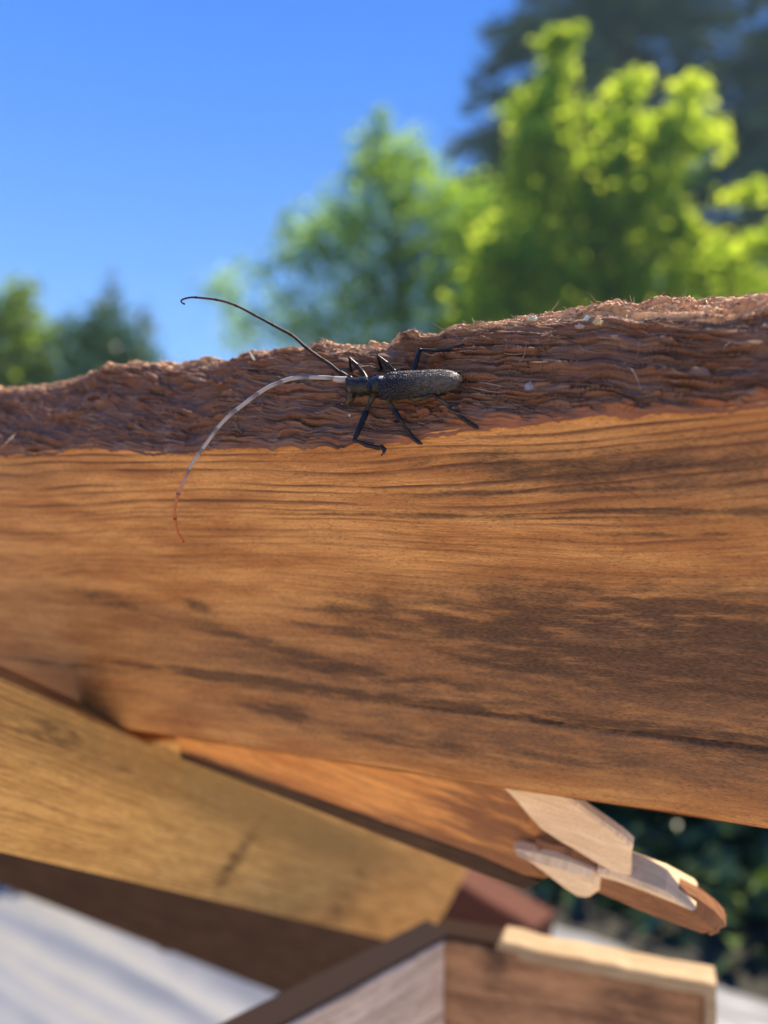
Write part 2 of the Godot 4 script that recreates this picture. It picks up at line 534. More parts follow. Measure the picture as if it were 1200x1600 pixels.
func build_beam(home: Transform3D) -> void:
	var t := thing("wooden_beam", "big orange brown timber beam with a rough torn top edge, across the whole picture", "beam", home)
	# --- torn edge
	var us := beam_line()
	var nu := us.size()
	var dv := 0.16
	var nv := 258
	var q := PackedVector3Array()
	var cc := PackedColorArray()
	var back_rail := PackedVector3Array()
	q.resize(nu * nv)
	cc.resize(nu * nv)
	for i in nu:
		var u := us[i]
		var crest := table(CREST_U, CREST_V, u) + 0.6 * nb.get_noise_2d(u / 9.0, 5.0)
		var right := smoothstep(8.0, 50.0, u)
		var left := smoothstep(-22.0, -55.0, u)
		var pw := arris(u) - 0.8 * 0.616
		var pn := 0.8 * 0.788
		var jag := maxf(0.0, 0.1 + 0.55 * nb.get_noise_2d(u / 6.0, 18.0) + 0.45 * nb.get_noise_2d(u / 1.9, 28.0))
		var fringe := 2.4 * smoothstep(-2.0, 10.0, u) * (0.7 + 1.3 * na.get_noise_2d(u / 11.0, 71.0))
		for j in nv:
			var v := -0.8 + j * dv
			var th := deg_to_rad(52.0 + (36.0 - 5.0 * right) * smoothstep(crest - 1.8 - 2.6 * right, crest + 0.4 - 2.4 * right, v) + (36.0 + 5.0 * right) * smoothstep(crest + 0.6, crest + 4.0 + 14.0 * right, v))
			if j > 0:
				pw += dv * cos(th)
				pn -= dv * sin(th)
			var d := torn(u, v, crest)
			var lip := jag * exp(-(v + 0.8) / 0.7)
			q[i * nv + j] = Vector3(u, pw + sin(th) * d - lip, pn + cos(th) * d - 0.25 * lip) * 0.001
			# colour of the fibres
			var g := fibre(u, v)
			var s1 := nb.get_noise_2d(u / 26.0 + 11.0, g / 0.75)
			var s2 := na.get_noise_2d(u / 22.0 + 55.0, g / 3.5)
			var s3 := 0.8 * nb.get_noise_2d(u / 13.0, g / 0.5 + 9.0) + 0.4 * nb.get_noise_2d(u / 2.1 + 0.4 * v, v / 0.7)
			var col := Color(0.185, 0.076, 0.037).lerp(Color(0.215, 0.118, 0.075), clampf(0.42 + 1.1 * s2 + 0.25 * s1, 0, 1))
			col = col.lerp(Color(0.20, 0.070, 0.032), clampf(0.9 * s1 - 0.05, 0, 1) * 0.8)
			col = col.lerp(Color(0.032, 0.017, 0.013), clampf(-2.2 * s1 - 0.7, 0, 1) * 0.9)
			col = col.lerp(Color(0.165, 0.073, 0.044), left * 0.75)
			var fl := smoothstep(0.28, 0.5, na.get_noise_2d(u / 6.0 + 200.0, v / 3.5))
			col = col.lerp(Color(0.23, 0.145, 0.10), fl * (0.25 + 0.35 * left))
			col = col * (1.0 + (0.24 - 0.12 * left) * s3)
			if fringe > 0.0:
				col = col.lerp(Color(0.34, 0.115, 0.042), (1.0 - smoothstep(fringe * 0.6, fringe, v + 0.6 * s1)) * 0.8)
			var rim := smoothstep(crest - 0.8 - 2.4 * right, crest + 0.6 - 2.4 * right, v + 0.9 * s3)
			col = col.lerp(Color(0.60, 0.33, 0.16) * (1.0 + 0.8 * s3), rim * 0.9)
			col.a = 1.0
			cc[i * nv + j] = col
			if u > -130.0 and u < 90.0:
				if absf(v - crest - 0.6) < 0.09 or (v > crest - 3.0 * right and v < crest + 6.0 + 8.0 * right and (i * 7 + j * 13) % 29 == 0): top_points.append(q[i * nv + j])
				elif v > 1.0 and v < crest - 1.0 and (i * 31 + j * 17) % 61 == 0: slope_points.append(q[i * nv + j])
		back_rail.append(q[i * nv + nv - 1])
	var mb := Mb.new()
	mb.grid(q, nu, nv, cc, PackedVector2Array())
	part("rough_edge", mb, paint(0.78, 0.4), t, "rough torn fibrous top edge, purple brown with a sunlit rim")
	# --- sawn face
	var tex := wood(2000, 740, -150.0, -92.0, 280.0, 102.0, {
		"flecks": 0.6, "light": Color(0.57, 0.266, 0.080), "mid": Color(0.37, 0.145, 0.039), "line": Color(0.115, 0.040, 0.018), "stain": Color(0.078, 0.036, 0.018), "tint": Color(0.185, 0.088, 0.040),
		"spacing": 2.0, "lines": 1.15, "warp": 2.0, "fade": 14.0, "swirl": true, "seed": 1.0,
		"washes": [[55.0, -46.0, 66.0, 12.0, 0.85, 0.0], [60.0, -6.0, 36.0, 6.5, 0.85, 0.02], [-35.0, -58.0, 60.0, 8.0, 0.75, -0.04], [10.0, -74.0, 90.0, 9.0, 0.75, 0.0], [-75.0, -45.0, 30.0, 5.0, 0.45, -0.1], [-125.0, -66.0, 30.0, 4.0, 0.4, 0.0], [70.0, -52.0, 50.0, 22.0, 0.75, 0.0], [-115.0, -6.0, 40.0, 5.0, 0.45, 0.0]],
		"stains": [[58.0, -36.0, 52.0, 7.0, 0.95, -0.02], [5.0, -41.0, 40.0, 4.5, 0.75, -0.06], [66.0, -50.0, 40.0, 7.0, 0.8, 0.0], [20.0, -50.0, 26.0, 4.0, 0.6, -0.05], [40.0, -6.0, 24.0, 3.6, 0.95, 0.02], [16.0, -4.5, 16.0, 2.2, 0.7, 0.05], [84.0, -14.0, 26.0, 3.0, 0.8, 0.09],
			[-86.0, -42.0, 9.0, 2.2, 1.1, -0.12], [-57.0, -42.5, 5.0, 2.0, 0.8, -0.2], [-44.0, -51.0, 20.0, 2.2, 0.85, -0.18], [-43.0, -73.0, 11.0, 3.2, 1.1, -0.08], [-10.0, -58.0, 34.0, 3.0, 0.8, -0.05],
			[-56.0, -63.4, 34.0, 1.7, 1.3, -0.02], [-110.0, -66.0, 26.0, 1.2, 0.7, 0.0], [25.0, -64.2, 60.0, 1.6, 0.9, 0.0], [40.0, -66.2, 60.0, 0.7, 1.3, 0.0], [30.0, -75.0, 40.0, 4.0, 0.35, 0.0], [10.0, -16.0, 34.0, 0.6, 0.9, 0.0], [45.0, -14.5, 26.0, 0.6, 1.1, 0.01], [30.0, -10.5, 26.0, 0.55, 1.0, 0.03], [55.0, -19.0, 20.0, 0.5, 0.9, 0.02], [-20.0, -12.0, 40.0, 0.4, 0.6, 0.0], [-12.0, -79.0, 30.0, 3.0, 0.6, 0.0], [-20.0, -46.0, 18.0, 1.6, 0.7, -0.12], [75.0, -68.0, 20.0, 4.0, 0.6, 0.0]]})
	var fm := Mb.new()
	var fu := PackedFloat32Array()
	var u2 := -760.0
	while u2 < 420.0:
		fu.append(u2)
		u2 += 0.5 if u2 > -150.0 and u2 < 120.0 else 6.0
	fu.append(420.0)
	var fv := 180
	var fq := PackedVector3Array()
	var fuv := PackedVector2Array()
	for u in fu:
		var a := arris(u)
		var crack := -66.0 + 1.1 * na.get_noise_2d(u / 30.0, 44.0) + 0.25 * nb.get_noise_2d(u / 3.0, 14.0)
		var open := smoothstep(-102.0, -60.0, u) * (0.45 + 0.55 * smoothstep(-20.0, 40.0, u) + 0.5 * na.get_noise_2d(u / 12.0, 99.0))
		for j in fv:
			var w := lerpf(FACE_LOW, a, float(j) / (fv - 1))
			var d := 0.35 * na.get_noise_2d(u / 45.0, w / 16.0) + 0.07 * nb.get_noise_2d(u / 16.0, w / 0.9)
			var e := w - crack
			d -= 1.5 * maxf(open, 0.0) * exp(-e * e / 0.30)
			d += 0.35 * maxf(open, 0.0) * smoothstep(5.0, 0.3, e) * smoothstep(0.0, 0.25, e)
			d -= 0.5 * smoothstep(-1.6, 0.0, FACE_LOW - w + 0.4) * 2.0
			fq.append(Vector3(u, w, d) * 0.001)
			fuv.append(Vector2(pingpong((u + 150.0) / 280.0, 1.0), (w + 92.0) / 102.0))
	fm.grid(fq, fu.size(), fv, PackedColorArray(), fuv)
	var face_mat := textured(tex, 0.022, 0.62, 0.4)
	part("sawn_face", fm, face_mat, t, "smooth sawn orange brown face with dark stains and a long crack")
	# --- back, underside and ends
	var bm := Mb.new()
	var bq := PackedVector3Array()
	var buv := PackedVector2Array()
	for i in nu:
		var e: Vector3 = back_rail[i]
		for z in [Vector2(e.y, e.z), Vector2(e.y - 0.012, -0.052), Vector2(-0.03, -0.066), Vector2(-0.07, -0.062), Vector2(FACE_LOW * 0.001, -0.052), Vector2(FACE_LOW * 0.001 - 0.0012, -0.025), Vector2(FACE_LOW * 0.001, -0.0008)]:
			bq.append(Vector3(us[i] * 0.001, z.x, z.y))
			buv.append(Vector2(pingpong((us[i] + 150.0) / 280.0, 1.0), z.y / 0.1 + z.x / 0.3))
	bm.grid(bq, nu, 7, PackedColorArray(), buv)
	part("back_side", bm, face_mat, t)
	for s in [0, nu - 1]:
		var em := Mb.new()
		var ring := PackedVector3Array()
		for j in range(4, nv, 4): ring.append(q[s * nv + j])
		for j in 7: ring.append(bq[s * 7 + j])
		var mid := Vector3(us[s] * 0.001, -0.03, -0.03)
		for k in ring.size():
			var a: Vector3 = ring[k]
			var b: Vector3 = ring[(k + 1) % ring.size()]
			if s == 0: em.tri(mid, a, b, Color(0.35, 0.17, 0.07))
			else: em.tri(mid, b, a, Color(0.35, 0.17, 0.07))
		part("end_grain", em, paint(0.8), t)
	# --- loose fibres
	rng.seed = 11
	var lf := Mb.new()
	for k in 1900:
		var p: Vector3 = top_points[rng.randi() % top_points.size()] * 1000.0
		var right := smoothstep(-10.0, 45.0, p.x)
		var ln := rng.randf_range(0.4, 1.3 + 1.5 * right)
		var dir := Vector3(rng.randfn(0, 1.0), rng.randfn(0.12, 0.25), rng.randfn(0.1, 0.5)).normalized()
		var pts := PackedVector3Array()
		var bend := Vector3(rng.randfn(), rng.randfn() * 0.7 + 0.2, rng.randfn()) * 0.7
		for i in 5:
			var f := i / 4.0
			pts.append((p + dir * ln * (f - 0.15) + bend * ln * f * f * 0.6) * 0.001)
		var r := rng.randf_range(0.04, 0.13) * 0.001
		var col := Color(0.40, 0.21, 0.115).lerp(Color(0.58, 0.40, 0.25), rng.randf()).lerp(Color(0.24, 0.10, 0.05), rng.randf() * 0.6)
		lf.tube(pts, PackedFloat32Array([r, r, r * 0.9, r * 0.7, r * 0.2]), PackedColorArray([col]), 4)
	for k in 700:
		var p: Vector3 = slope_points[rng.randi() % slope_points.size()] * 1000.0
		var ln := rng.randf_range(1.2, 6.0)
		var dir := Vector3(1.0, -0.08 + rng.randfn(0, 0.05), 0.1 + rng.randfn(0, 0.05)).normalized() * (1.0 if rng.randf() < 0.5 else -1.0)
		var lift := Vector3(0, rng.randfn(0.05, 0.12), absf(rng.randfn(0.05, 0.12))) * ln
		if rng.randf() < 0.18:
			lift *= 3.5
			ln *= 0.5
		var pts := PackedVector3Array()
		for i in 5:
			var f := i / 4.0
			pts.append((p + Vector3(0, 0.05, 0.1) + dir * ln * f + lift * f * f + Vector3(0, sin(f * 5.0 + k) * 0.12, 0)) * 0.001)
		var r := rng.randf_range(0.04, 0.16) * 0.001
		var col := Color(0.20, 0.095, 0.055).lerp(Color(0.34, 0.21, 0.14), rng.randf())
		lf.tube(pts, PackedFloat32Array([r * 0.6, r, r, r * 0.7, r * 0.2]), PackedColorArray([col]), 4)
	part("loose_fibres", lf, leaf_mat(0.5, Color(1.0, 0.8, 0.55)), t, "fine curled wood fibres standing off the torn edge", true)


# point on the mean torn surface, beam millimetres
func on_torn(u: float, v: float, lift := 0.0) -> Vector3:
	var d := torn(u, v, table(CREST_U, CREST_V, u)) + lift
	return Vector3(u, arris(u) + v * 0.616 + 0.788 * d, -v * 0.788 + 0.616 * d)


# ---------------------------------------------------------------- beetle
# field of the body on a grid, joined with a smooth minimum, meshed as surface nets (beetle millimetres)
const CELL := 0.14
var f_lo := Vector3(-17.5, -9.0, -12.5)
var f_n := Vector3i(228, 105, 175)
var field := PackedFloat32Array()
var touched := PackedInt32Array()

func bone(a: Vector3, b: Vector3, ra: float, rb: float, k := 0.22, sq := 1.0) -> void:
	var s := Vector3(1, 1.0 / sq, 1)
	var m := maxf(ra, rb) * maxf(sq, 1.0) + 0.6
	var lo := (a.min(b) - Vector3.ONE * m - f_lo) / CELL
	var hi := (a.max(b) + Vector3.ONE * m - f_lo) / CELL
	var ab := (b - a) * s
	var l2 := maxf(ab.length_squared(), 1e-9)
	for x in range(maxi(int(lo.x), 0), mini(int(hi.x) + 1, f_n.x - 1)):
		for y in range(maxi(int(lo.y), 0), mini(int(hi.y) + 1, f_n.y - 1)):
			var at := (x * f_n.y + y) * f_n.z
			for z in range(maxi(int(lo.z), 0), mini(int(hi.z) + 1, f_n.z - 1)):
				var p := (f_lo + Vector3(x, y, z) * CELL - a) * s
				var h := clampf(p.dot(ab) / l2, 0.0, 1.0)
				var d := (p - ab * h).length() - lerpf(ra, rb, h)
				if d > 0.9: continue
				var o := field[at + z]
				if o > 50.0: touched.append(at + z)
				var g := clampf(0.5 + 0.5 * (o - d) / k, 0.0, 1.0)
				field[at + z] = lerpf(o, d, g) - k * g * (1.0 - g) if o < 50.0 else d

func chain(pts: Array, rad: Array, k := 0.22) -> void:
	for i in pts.size() - 1:
		bone(pts[i], pts[i + 1], rad[i], rad[i + 1], k)

func nets() -> Mb:
	var mb := Mb.new()
	var sx := f_n.y * f_n.z
	var sy := f_n.z
	var corner := [0, 1, sy, sy + 1, sx, sx + 1, sx + sy, sx + sy + 1]
	var vert := {}
	touched.sort()
	for at in touched:
		var mask := 0
		for k in 8:
			if field[at + corner[k]] < 0.0: mask |= 1 << k
		if mask == 0 or mask == 255: continue
		var sum := Vector3.ZERO
		var n := 0
		var x := at / sx
		var y := (at / sy) % f_n.y
		var z := at % sy
		for e in [[0, 1], [2, 3], [4, 5], [6, 7], [0, 2], [1, 3], [4, 6], [5, 7], [0, 4], [1, 5], [2, 6], [3, 7]]:
			var fa := field[at + corner[e[0]]]
			var fb := field[at + corner[e[1]]]
			if (fa < 0.0) == (fb < 0.0): continue
			var r := fa / (fa - fb) if absf(fb) < 50.0 and absf(fa) < 50.0 else 0.5
			var ca := Vector3(e[0] >> 2, (e[0] >> 1) & 1, e[0] & 1)
			var cb := Vector3(e[1] >> 2, (e[1] >> 1) & 1, e[1] & 1)
			sum += ca.lerp(cb, r)
			n += 1
		var p := f_lo + (Vector3(x, y, z) + sum / n) * CELL
		var g := Vector3(field[at + sx] - field[at], field[at + sy] - field[at], field[at + 1] - field[at])
		if g.length() > 20.0: g = Vector3.UP
		g = g.normalized()
		vert[at] = mb.p.size()
		var wr := na.get_noise_3d(p.x * 1.6, p.y * 1.6, p.z * 1.6)
		mb.p.append(p * 0.001)
		mb.n.append(g)
		var dusty := clampf(0.3 + 1.6 * wr, 0.0, 1.0) * (0.25 if absf(p.z) > 2.9 or p.y < -2.4 else 1.0)
		g = (g + Vector3(nb.get_noise_3d(p.x * 2.2, p.y * 2.2, p.z * 2.2), nb.get_noise_3d(p.x * 2.2 + 40.0, p.y * 2.2, p.z * 2.2), nb.get_noise_3d(p.x * 2.2, p.y * 2.2 + 40.0, p.z * 2.2)) * (0.75 if p.x < -5.4 and p.x > -12.5 and absf(p.z) < 2.4 else 0.25)).normalized()
		var col := Color(0.010, 0.009, 0.010).lerp(Color(0.042, 0.034, 0.026), dusty)
		if p.y < -0.9 and absf(p.z) < 4.5 and p.x > -13.0 and p.x < 9.0: col = col.lerp(Color(0.12, 0.085, 0.035), 0.45)
		mb.c.append(col)
		mb.t.append(Vector2.ZERO)
	for at in touched:
		if not vert.has(at): continue
		for ax in 3:
			var step: int = [sx, sy, 1][ax]
			var b: int = [sy, 1, sx][ax]
			var c: int = [1, sx, sy][ax]
			var f0 := field[at]
			var f1 := field[at + step]
			if (f0 < 0.0) == (f1 < 0.0): continue
			if not (vert.has(at - b) and vert.has(at - c) and vert.has(at - b - c)): continue
			var i0: int = vert[at]
			var i1: int = vert[at - b]
			var i2: int = vert[at - b - c]
			var i3: int = vert[at - c]
			if f0 < 0.0: mb.ix.append_array(PackedInt32Array([i0, i2, i1, i0, i3, i2]))
			else: mb.ix.append_array(PackedInt32Array([i0, i1, i2, i0, i2, i3]))
	return mb


func antenna(pts: Array, joints: int, r0: float, r1: float, parent: Node3D, label: String, dark: Color, pale: Color, tip: Color, from_tip: float) -> void:
	var cv := Curve3D.new()
	for i in pts.size():
		var tan_v: Vector3 = (pts[mini(i + 1, pts.size() - 1)] - pts[maxi(i - 1, 0)]) / 6.0
		cv.add_point(pts[i], -tan_v, tan_v)
	cv.bake_interval = 0.05
	var l := cv.get_baked_length()
	var n := 190
	var p := PackedVector3Array()
	var r := PackedFloat32Array()
	var c := PackedColorArray()
	for i in n:
		var f := i / float(n - 1)
		p.append(cv.sample_baked(f * l) * 0.001)
		var rr := lerpf(r0, r1, f)
		var base := smoothstep(0.052, 0.045, f)              # the thick first segment
		rr += base * 0.2 * sin(clampf(f / 0.05, 0, 1) * PI * 0.8 + 0.25)
		var s := fposmod((f - 0.05) / 0.95 * joints, 1.0)
		if f > 0.05: rr *= 1.0 + 0.28 * smoothstep(0.86, 0.97, s) - 0.22 * smoothstep(0.08, 0.0, s)
		r.append(rr * 0.001 * (0.3 if i == n - 1 else 1.0))
		var col := dark.lerp(pale, smoothstep(0.0, 0.4, s) * 0.85)
		col = col.lerp(tip, smoothstep(from_tip - 0.12, from_tip + 0.12, f))
		if f > 0.05 and s > 0.9: col = col.lerp(Color(0.02, 0.015, 0.015), 0.6)
		c.append(col)
	var mb := Mb.new()
	mb.tube(p, r, c, 8)
	var m := paint(0.5, 0.28)
	part("antenna", mb, m, parent, label).scale = Vector3.ONE / 1.03


func build_beetle(home: Transform3D) -> void:
	# the beetle's axes in the beam's: x towards the tail, y its back, z its left side
	var up := Vector3(0, 0.966, 0.259)
	var t := thing("longhorn_beetle", "black longhorn beetle with very long curved antennae, standing on the torn beam edge", "beetle",
		home * Transform3D(Basis(Vector3.RIGHT, up, Vector3.RIGHT.cross(up)).scaled(Vector3.ONE * 1.03), Vector3(4.69, 9.01, -6.01) * 0.001))
	field.resize(f_n.x * f_n.y * f_n.z)
	field.fill(100.0)
	# abdomen, thorax, head
	bone(Vector3(-3.4, -0.1, 0), Vector3(6.2, -0.25, -0.3), 2.5, 1.95, 0.5, 0.86)
	bone(Vector3(6.0, -0.2, -0.3), Vector3(9.0, 0.0, -0.5), 1.9, 0.9, 0.5, 0.8)
	bone(Vector3(-4.2, 0.0, 0), Vector3(-3.0, -0.4, 0.1), 2.2, 2.4, 0.4, 0.9)
	bone(Vector3(-9.0, 0.55, 0.1), Vector3(-6.3, 0.4, 0), 1.42, 1.62, 0.25)     # pronotum
	bone(Vector3(-6.1, 0.55, 0), Vector3(-5.7, 0.5, 0), 1.85, 1.85, 0.15)
	bone(Vector3(-9.0, 0.6, 0.1), Vector3(-8.8, 0.6, 0.1), 1.78, 1.78, 0.15)
	bone(Vector3(-7.4, 0.7, 1.0), Vector3(-7.1, 1.35, 2.5), 0.85, 0.12, 0.35)   # side spines
	bone(Vector3(-7.4, 0.9, -0.9), Vector3(-7.1, 1.9, -2.3), 0.85, 0.12, 0.35)
	bone(Vector3(-11.2, 0.9, 0.15), Vector3(-9.7, 0.6, 0.1), 1.6, 1.72, 0.2)   # head
	bone(Vector3(-11.6, 0.9, 0.3), Vector3(-12.2, -1.1, 1.3), 1.25, 0.95, 0.4)
	bone(Vector3(-12.2, -0.9, 1.3), Vector3(-12.7, -2.0, 1.9), 0.75, 0.4, 0.25)
	bone(Vector3(-12.1, 1.7, -0.2), Vector3(-13.1, 2.05, -0.75), 0.55, 0.42, 0.2) # antenna sockets
	bone(Vector3(-12.1, 1.8, -1.0), Vector3(-13.4, 2.1, -1.45), 0.55, 0.42, 0.2)
	chain([Vector3(-12.5, -1.6, 1.9), Vector3(-13.3, -2.2, 2.3), Vector3(-14.1, -1.7, 2.5), Vector3(-14.0, -1.3, 2.5)], [0.3, 0.2, 0.16, 0.14], 0.12)
	chain([Vector3(-12.2, -1.8, 1.5), Vector3(-12.8, -2.7, 1.9), Vector3(-13.3, -2.6, 2.0)], [0.26, 0.18, 0.13], 0.12)
	# legs, near side
	chain([Vector3(-7.4, -0.9, 0.6), Vector3(-7.9, -1.8, 2.2)], [0.85, 0.5])
	chain([Vector3(-7.9, -1.8, 2.2), Vector3(-8.2, -2.66, 5.2), Vector3(-8.75, -3.9, 9.2), Vector3(-9.06, -4.46, 10.5)], [0.36, 0.62, 0.5, 0.36], 0.15)
	chain([Vector3(-9.06, -4.46, 10.5), Vector3(-7.0, -5.9, 10.3), Vector3(-5.0, -6.95, 9.8)], [0.32, 0.4, 0.46], 0.15)
	chain([Vector3(-5.0, -6.95, 9.8), Vector3(-4.3, -6.65, 9.93), Vector3(-3.7, -6.95, 10.33), Vector3(-3.75, -7.25, 10.83)], [0.36, 0.42, 0.42, 0.3], 0.08)
	chain([Vector3(-3.75, -7.25, 10.83), Vector3(-4.4, -8.0, 10.9), Vector3(-4.6, -7.9, 10.5)], [0.16, 0.11, 0.07], 0.05)
	chain([Vector3(-4.2, -1.0, 0.8), Vector3(-4.0, -1.8, 2.2)], [0.9, 0.5])
	chain([Vector3(-4.0, -1.8, 2.2), Vector3(-2.4, -2.35, 4.3), Vector3(-0.47, -3.05, 6.7)], [0.36, 0.56, 0.36], 0.15)
	chain([Vector3(-0.47, -3.05, 6.7), Vector3(0.2, -4.6, 7.15), Vector3(0.89, -5.45, 7.53)], [0.3, 0.32, 0.4], 0.1)
	chain([Vector3(0.89, -5.45, 7.53), Vector3(1.6, -6.05, 8.13), Vector3(2.34, -6.41, 8.68), Vector3(3.0, -6.55, 9.03), Vector3(3.47, -6.64, 9.23)], [0.34, 0.4, 0.36, 0.4, 0.2], 0.06)
	chain([Vector3(-0.2, -1.4, 0.8), Vector3(1.2, -1.6, 2.2)], [0.85, 0.45])
	chain([Vector3(1.2, -1.6, 2.2), Vector3(3.3, -0.95, 2.6), Vector3(5.37, -0.45, 2.6)], [0.36, 0.52, 0.36], 0.15)
	chain([Vector3(5.37, -0.45, 2.8), Vector3(7.7, -1.7, 3.8), Vector3(11.42, -3.48, 6.44)], [0.33, 0.36, 0.38], 0.1)
	chain([Vector3(11.42, -3.48, 6.44), Vector3(12.14, -3.83, 6.78), Vector3(12.84, -4.18, 7.08), Vector3(13.64, -4.43, 7.48), Vector3(14.38, -4.63, 7.86)], [0.32, 0.38, 0.36, 0.4, 0.18], 0.06)
	# legs, far side
	chain([Vector3(-8.6, 0.2, -0.8), Vector3(-10.25, 1.36, -3.3)], [0.8, 0.45])
	chain([Vector3(-10.25, 1.36, -3.3), Vector3(-11.85, 2.5, -4.5), Vector3(-13.43, 3.5, -5.68)], [0.38, 0.46, 0.3], 0.15)
	chain([Vector3(-13.43, 3.5, -5.68), Vector3(-14.0, 1.4, -5.9), Vector3(-14.18, 0.4, -6.0)], [0.27, 0.26, 0.3], 0.1)
	chain([Vector3(-14.18, 0.4, -6.0), Vector3(-15.6, 0.0, -7.6)], [0.3, 0.25], 0.1)
	chain([Vector3(-3.7, 0.2, -1.2), Vector3(-3.71, 1.3, -3.3)], [0.8, 0.45])
	chain([Vector3(-3.71, 1.3, -3.3), Vector3(-5.3, 2.6, -4.2), Vector3(-7.04, 3.87, -5.02)], [0.38, 0.48, 0.32], 0.15)
	chain([Vector3(-7.04, 3.87, -5.02), Vector3(-7.2, 2.2, -5.25), Vector3(-7.3, 0.9, -5.5)], [0.3, 0.3, 0.34], 0.1)
	chain([Vector3(-7.3, 0.9, -5.5), Vector3(-8.4, -0.3, -6.6)], [0.32, 0.26], 0.1)
	chain([Vector3(0.0, -0.3, -1.5), Vector3(0.07, 0.95, -3.5)], [0.8, 0.48])
	chain([Vector3(0.07, 0.95, -3.5), Vector3(0.26, 2.07, -5.4), Vector3(0.73, 3.2, -7.5)], [0.42, 0.52, 0.34], 0.15)
	chain([Vector3(0.73, 3.2, -7.53), Vector3(3.6, 2.0, -8.9), Vector3(6.62, 1.87, -9.25)], [0.3, 0.3, 0.36], 0.1)
	chain([Vector3(6.62, 1.87, -9.28), Vector3(7.3, 1.88, -9.65), Vector3(8.06, 1.94, -9.94), Vector3(8.8, 2.08, -10.45), Vector3(9.59, 2.24, -10.92)], [0.32, 0.36, 0.34, 0.36, 0.16], 0.06)
	var body_mat := paint(0.30, 0.36)
	part("body", nets(), body_mat, t, "black head, spined thorax, abdomen and six legs")
	field.clear()
	# wing cases: two halves that meet along the back
	var case_mat := paint(0.28, 0.5)
	for s in [1.0, -1.0]:
		var q := PackedVector3Array()
		var cc := PackedColorArray()
		var nu := 230
		var nv := 84
		for i in nu:
			var f := i / float(nu - 1)
			var x := -5.35 + 15.6 * f
			var w := 3.1 * (0.86 + 0.14 * smoothstep(0.0, 0.06, f)) * (1.0 - 0.16 * f) * sqrt(maxf(0.0, 1.0 - pow(maxf(f - 0.60, 0.0) / 0.40, 2.6)))
			var h := 2.85 * (0.72 + 0.28 * smoothstep(0.0, 0.10, f)) * (1.0 - 0.22 * f) * sqrt(maxf(0.0, 1.0 - pow(maxf(f - 0.66, 0.0) / 0.34, 2.6)))
			for j in nv:
				var g := j / float(nv - 1)
				var a := g * 1.92
				var edge := smoothstep(0.0, 0.05, g)
				var k := nb.get_noise_2d(x * 3.3, a * 9.0 + s * 30.0)
				var pit := -0.32 * smoothstep(0.05, 0.5, k) * (1.0 - 0.6 * f) + 0.05 * na.get_noise_2d(x * 1.5, a * 4.0)
				var r := 1.0 + pit * 0.36 - 0.05 * (1.0 - edge)
				q.append(Vector3(x, 0.1 + 0.012 * x + h * cos(a) * r, s * (0.02 + w * sin(a) * r) - 0.03 * x) * 0.001)
				var hair_sun := clampf(0.62 + 0.45 * na.get_noise_2d(x * 0.9 + 20.0, a * 2.2 + s * 9.0) - 0.45 * smoothstep(0.6, 1.5, a), 0, 1) * smoothstep(0.2, 0.7, f)  # tan hair, thinned down the flanks to paint a sunlit back
				var col := Color(0.012, 0.011, 0.014).lerp(Color(0.17, 0.125, 0.078), hair_sun * 0.95)
				col = col.lerp(Color(0.04, 0.036, 0.034), clampf(k * 0.8, 0, 1) * 0.4)
				cc.append(col)
		var mb := Mb.new()
		mb.grid(q, nu, nv, cc, PackedVector2Array(), s > 0.0)
		part("wing_case", mb, case_mat, t)
	var sc := blob(0.00062, Vector3(1.0, 0.5, 0.8), 0.3, 2.0, Color(0.55, 0.52, 0.46))
	part("scutellum", sc, paint(0.6), t, "small pale shield between thorax and wing cases").position = Vector3(-5.3, 2.1, 0.05) * 0.001
	for s in [1.0, -1.0]:
		part("eye", blob(0.00072, Vector3(0.75, 1.0, 0.6), 0.05, 2.0, Color(0.008, 0.008, 0.009)), paint(0.15, 0.6), t).position = Vector3(-11.7, 0.75, 0.2 + s * 1.25) * 0.001
	antenna([Vector3(-13.0, 2.0, -0.75), Vector3(-13.9, 2.13, -0.32), Vector3(-14.9, 2.51, 0.06), Vector3(-16.1, 3.1, 0.38), Vector3(-19.4, 4.13, 1.44), Vector3(-22.5, 4.96, 2.63), Vector3(-25.1, 5.07, 4.16), Vector3(-27.7, 4.86, 5.99),
		Vector3(-31.5, 3.77, 9.45), Vector3(-35.5, 1.96, 12.5), Vector3(-39.3, -1.11, 15.4), Vector3(-42.8, -4.17, 18.1), Vector3(-44.5, -6.49, 20.2), Vector3(-46.2, -8.83, 22.3), Vector3(-47.25, -11.67, 24.4), Vector3(-47.15, -15.1, 26.4), Vector3(-46.26, -17.7, 27.25)],
		10, 0.46, 0.28, t, "pale jointed antenna curving down in front of the beam, orange at the tip", Color(0.15, 0.125, 0.12), Color(0.38, 0.335, 0.31), Color(0.46, 0.13, 0.045), 0.76)  # grey haired segments; further paleness is sunlight put into the colour
	antenna([Vector3(-13.2, 2.1, -1.4), Vector3(-14.1, 2.5, -1.62), Vector3(-15.4, 3.42, -1.96), Vector3(-16.7, 4.56, -2.42), Vector3(-18.95, 6.22, -2.87), Vector3(-21.2, 8.04, -3.44), Vector3(-23.9, 10.4, -4.46), Vector3(-26.9, 12.4, -4.83), Vector3(-29.9, 14.4, -5.15),
		Vector3(-34.4, 17.3, -5.6), Vector3(-37.8, 19.07, -5.44), Vector3(-41.45, 20.38, -4.78), Vector3(-43.5, 20.94, -4.32), Vector3(-45.1, 21.0, -3.65), Vector3(-45.45, 20.6, -3.4), Vector3(-44.8, 20.0, -3.45)],
		9, 0.38, 0.18, t, "dark antenna reaching up against the sky with a hooked tip", Color(0.012, 0.009, 0.010), Color(0.028, 0.02, 0.02), Color(0.06, 0.026, 0.024), 0.6)  # near black colour paints its silhouette against the sky


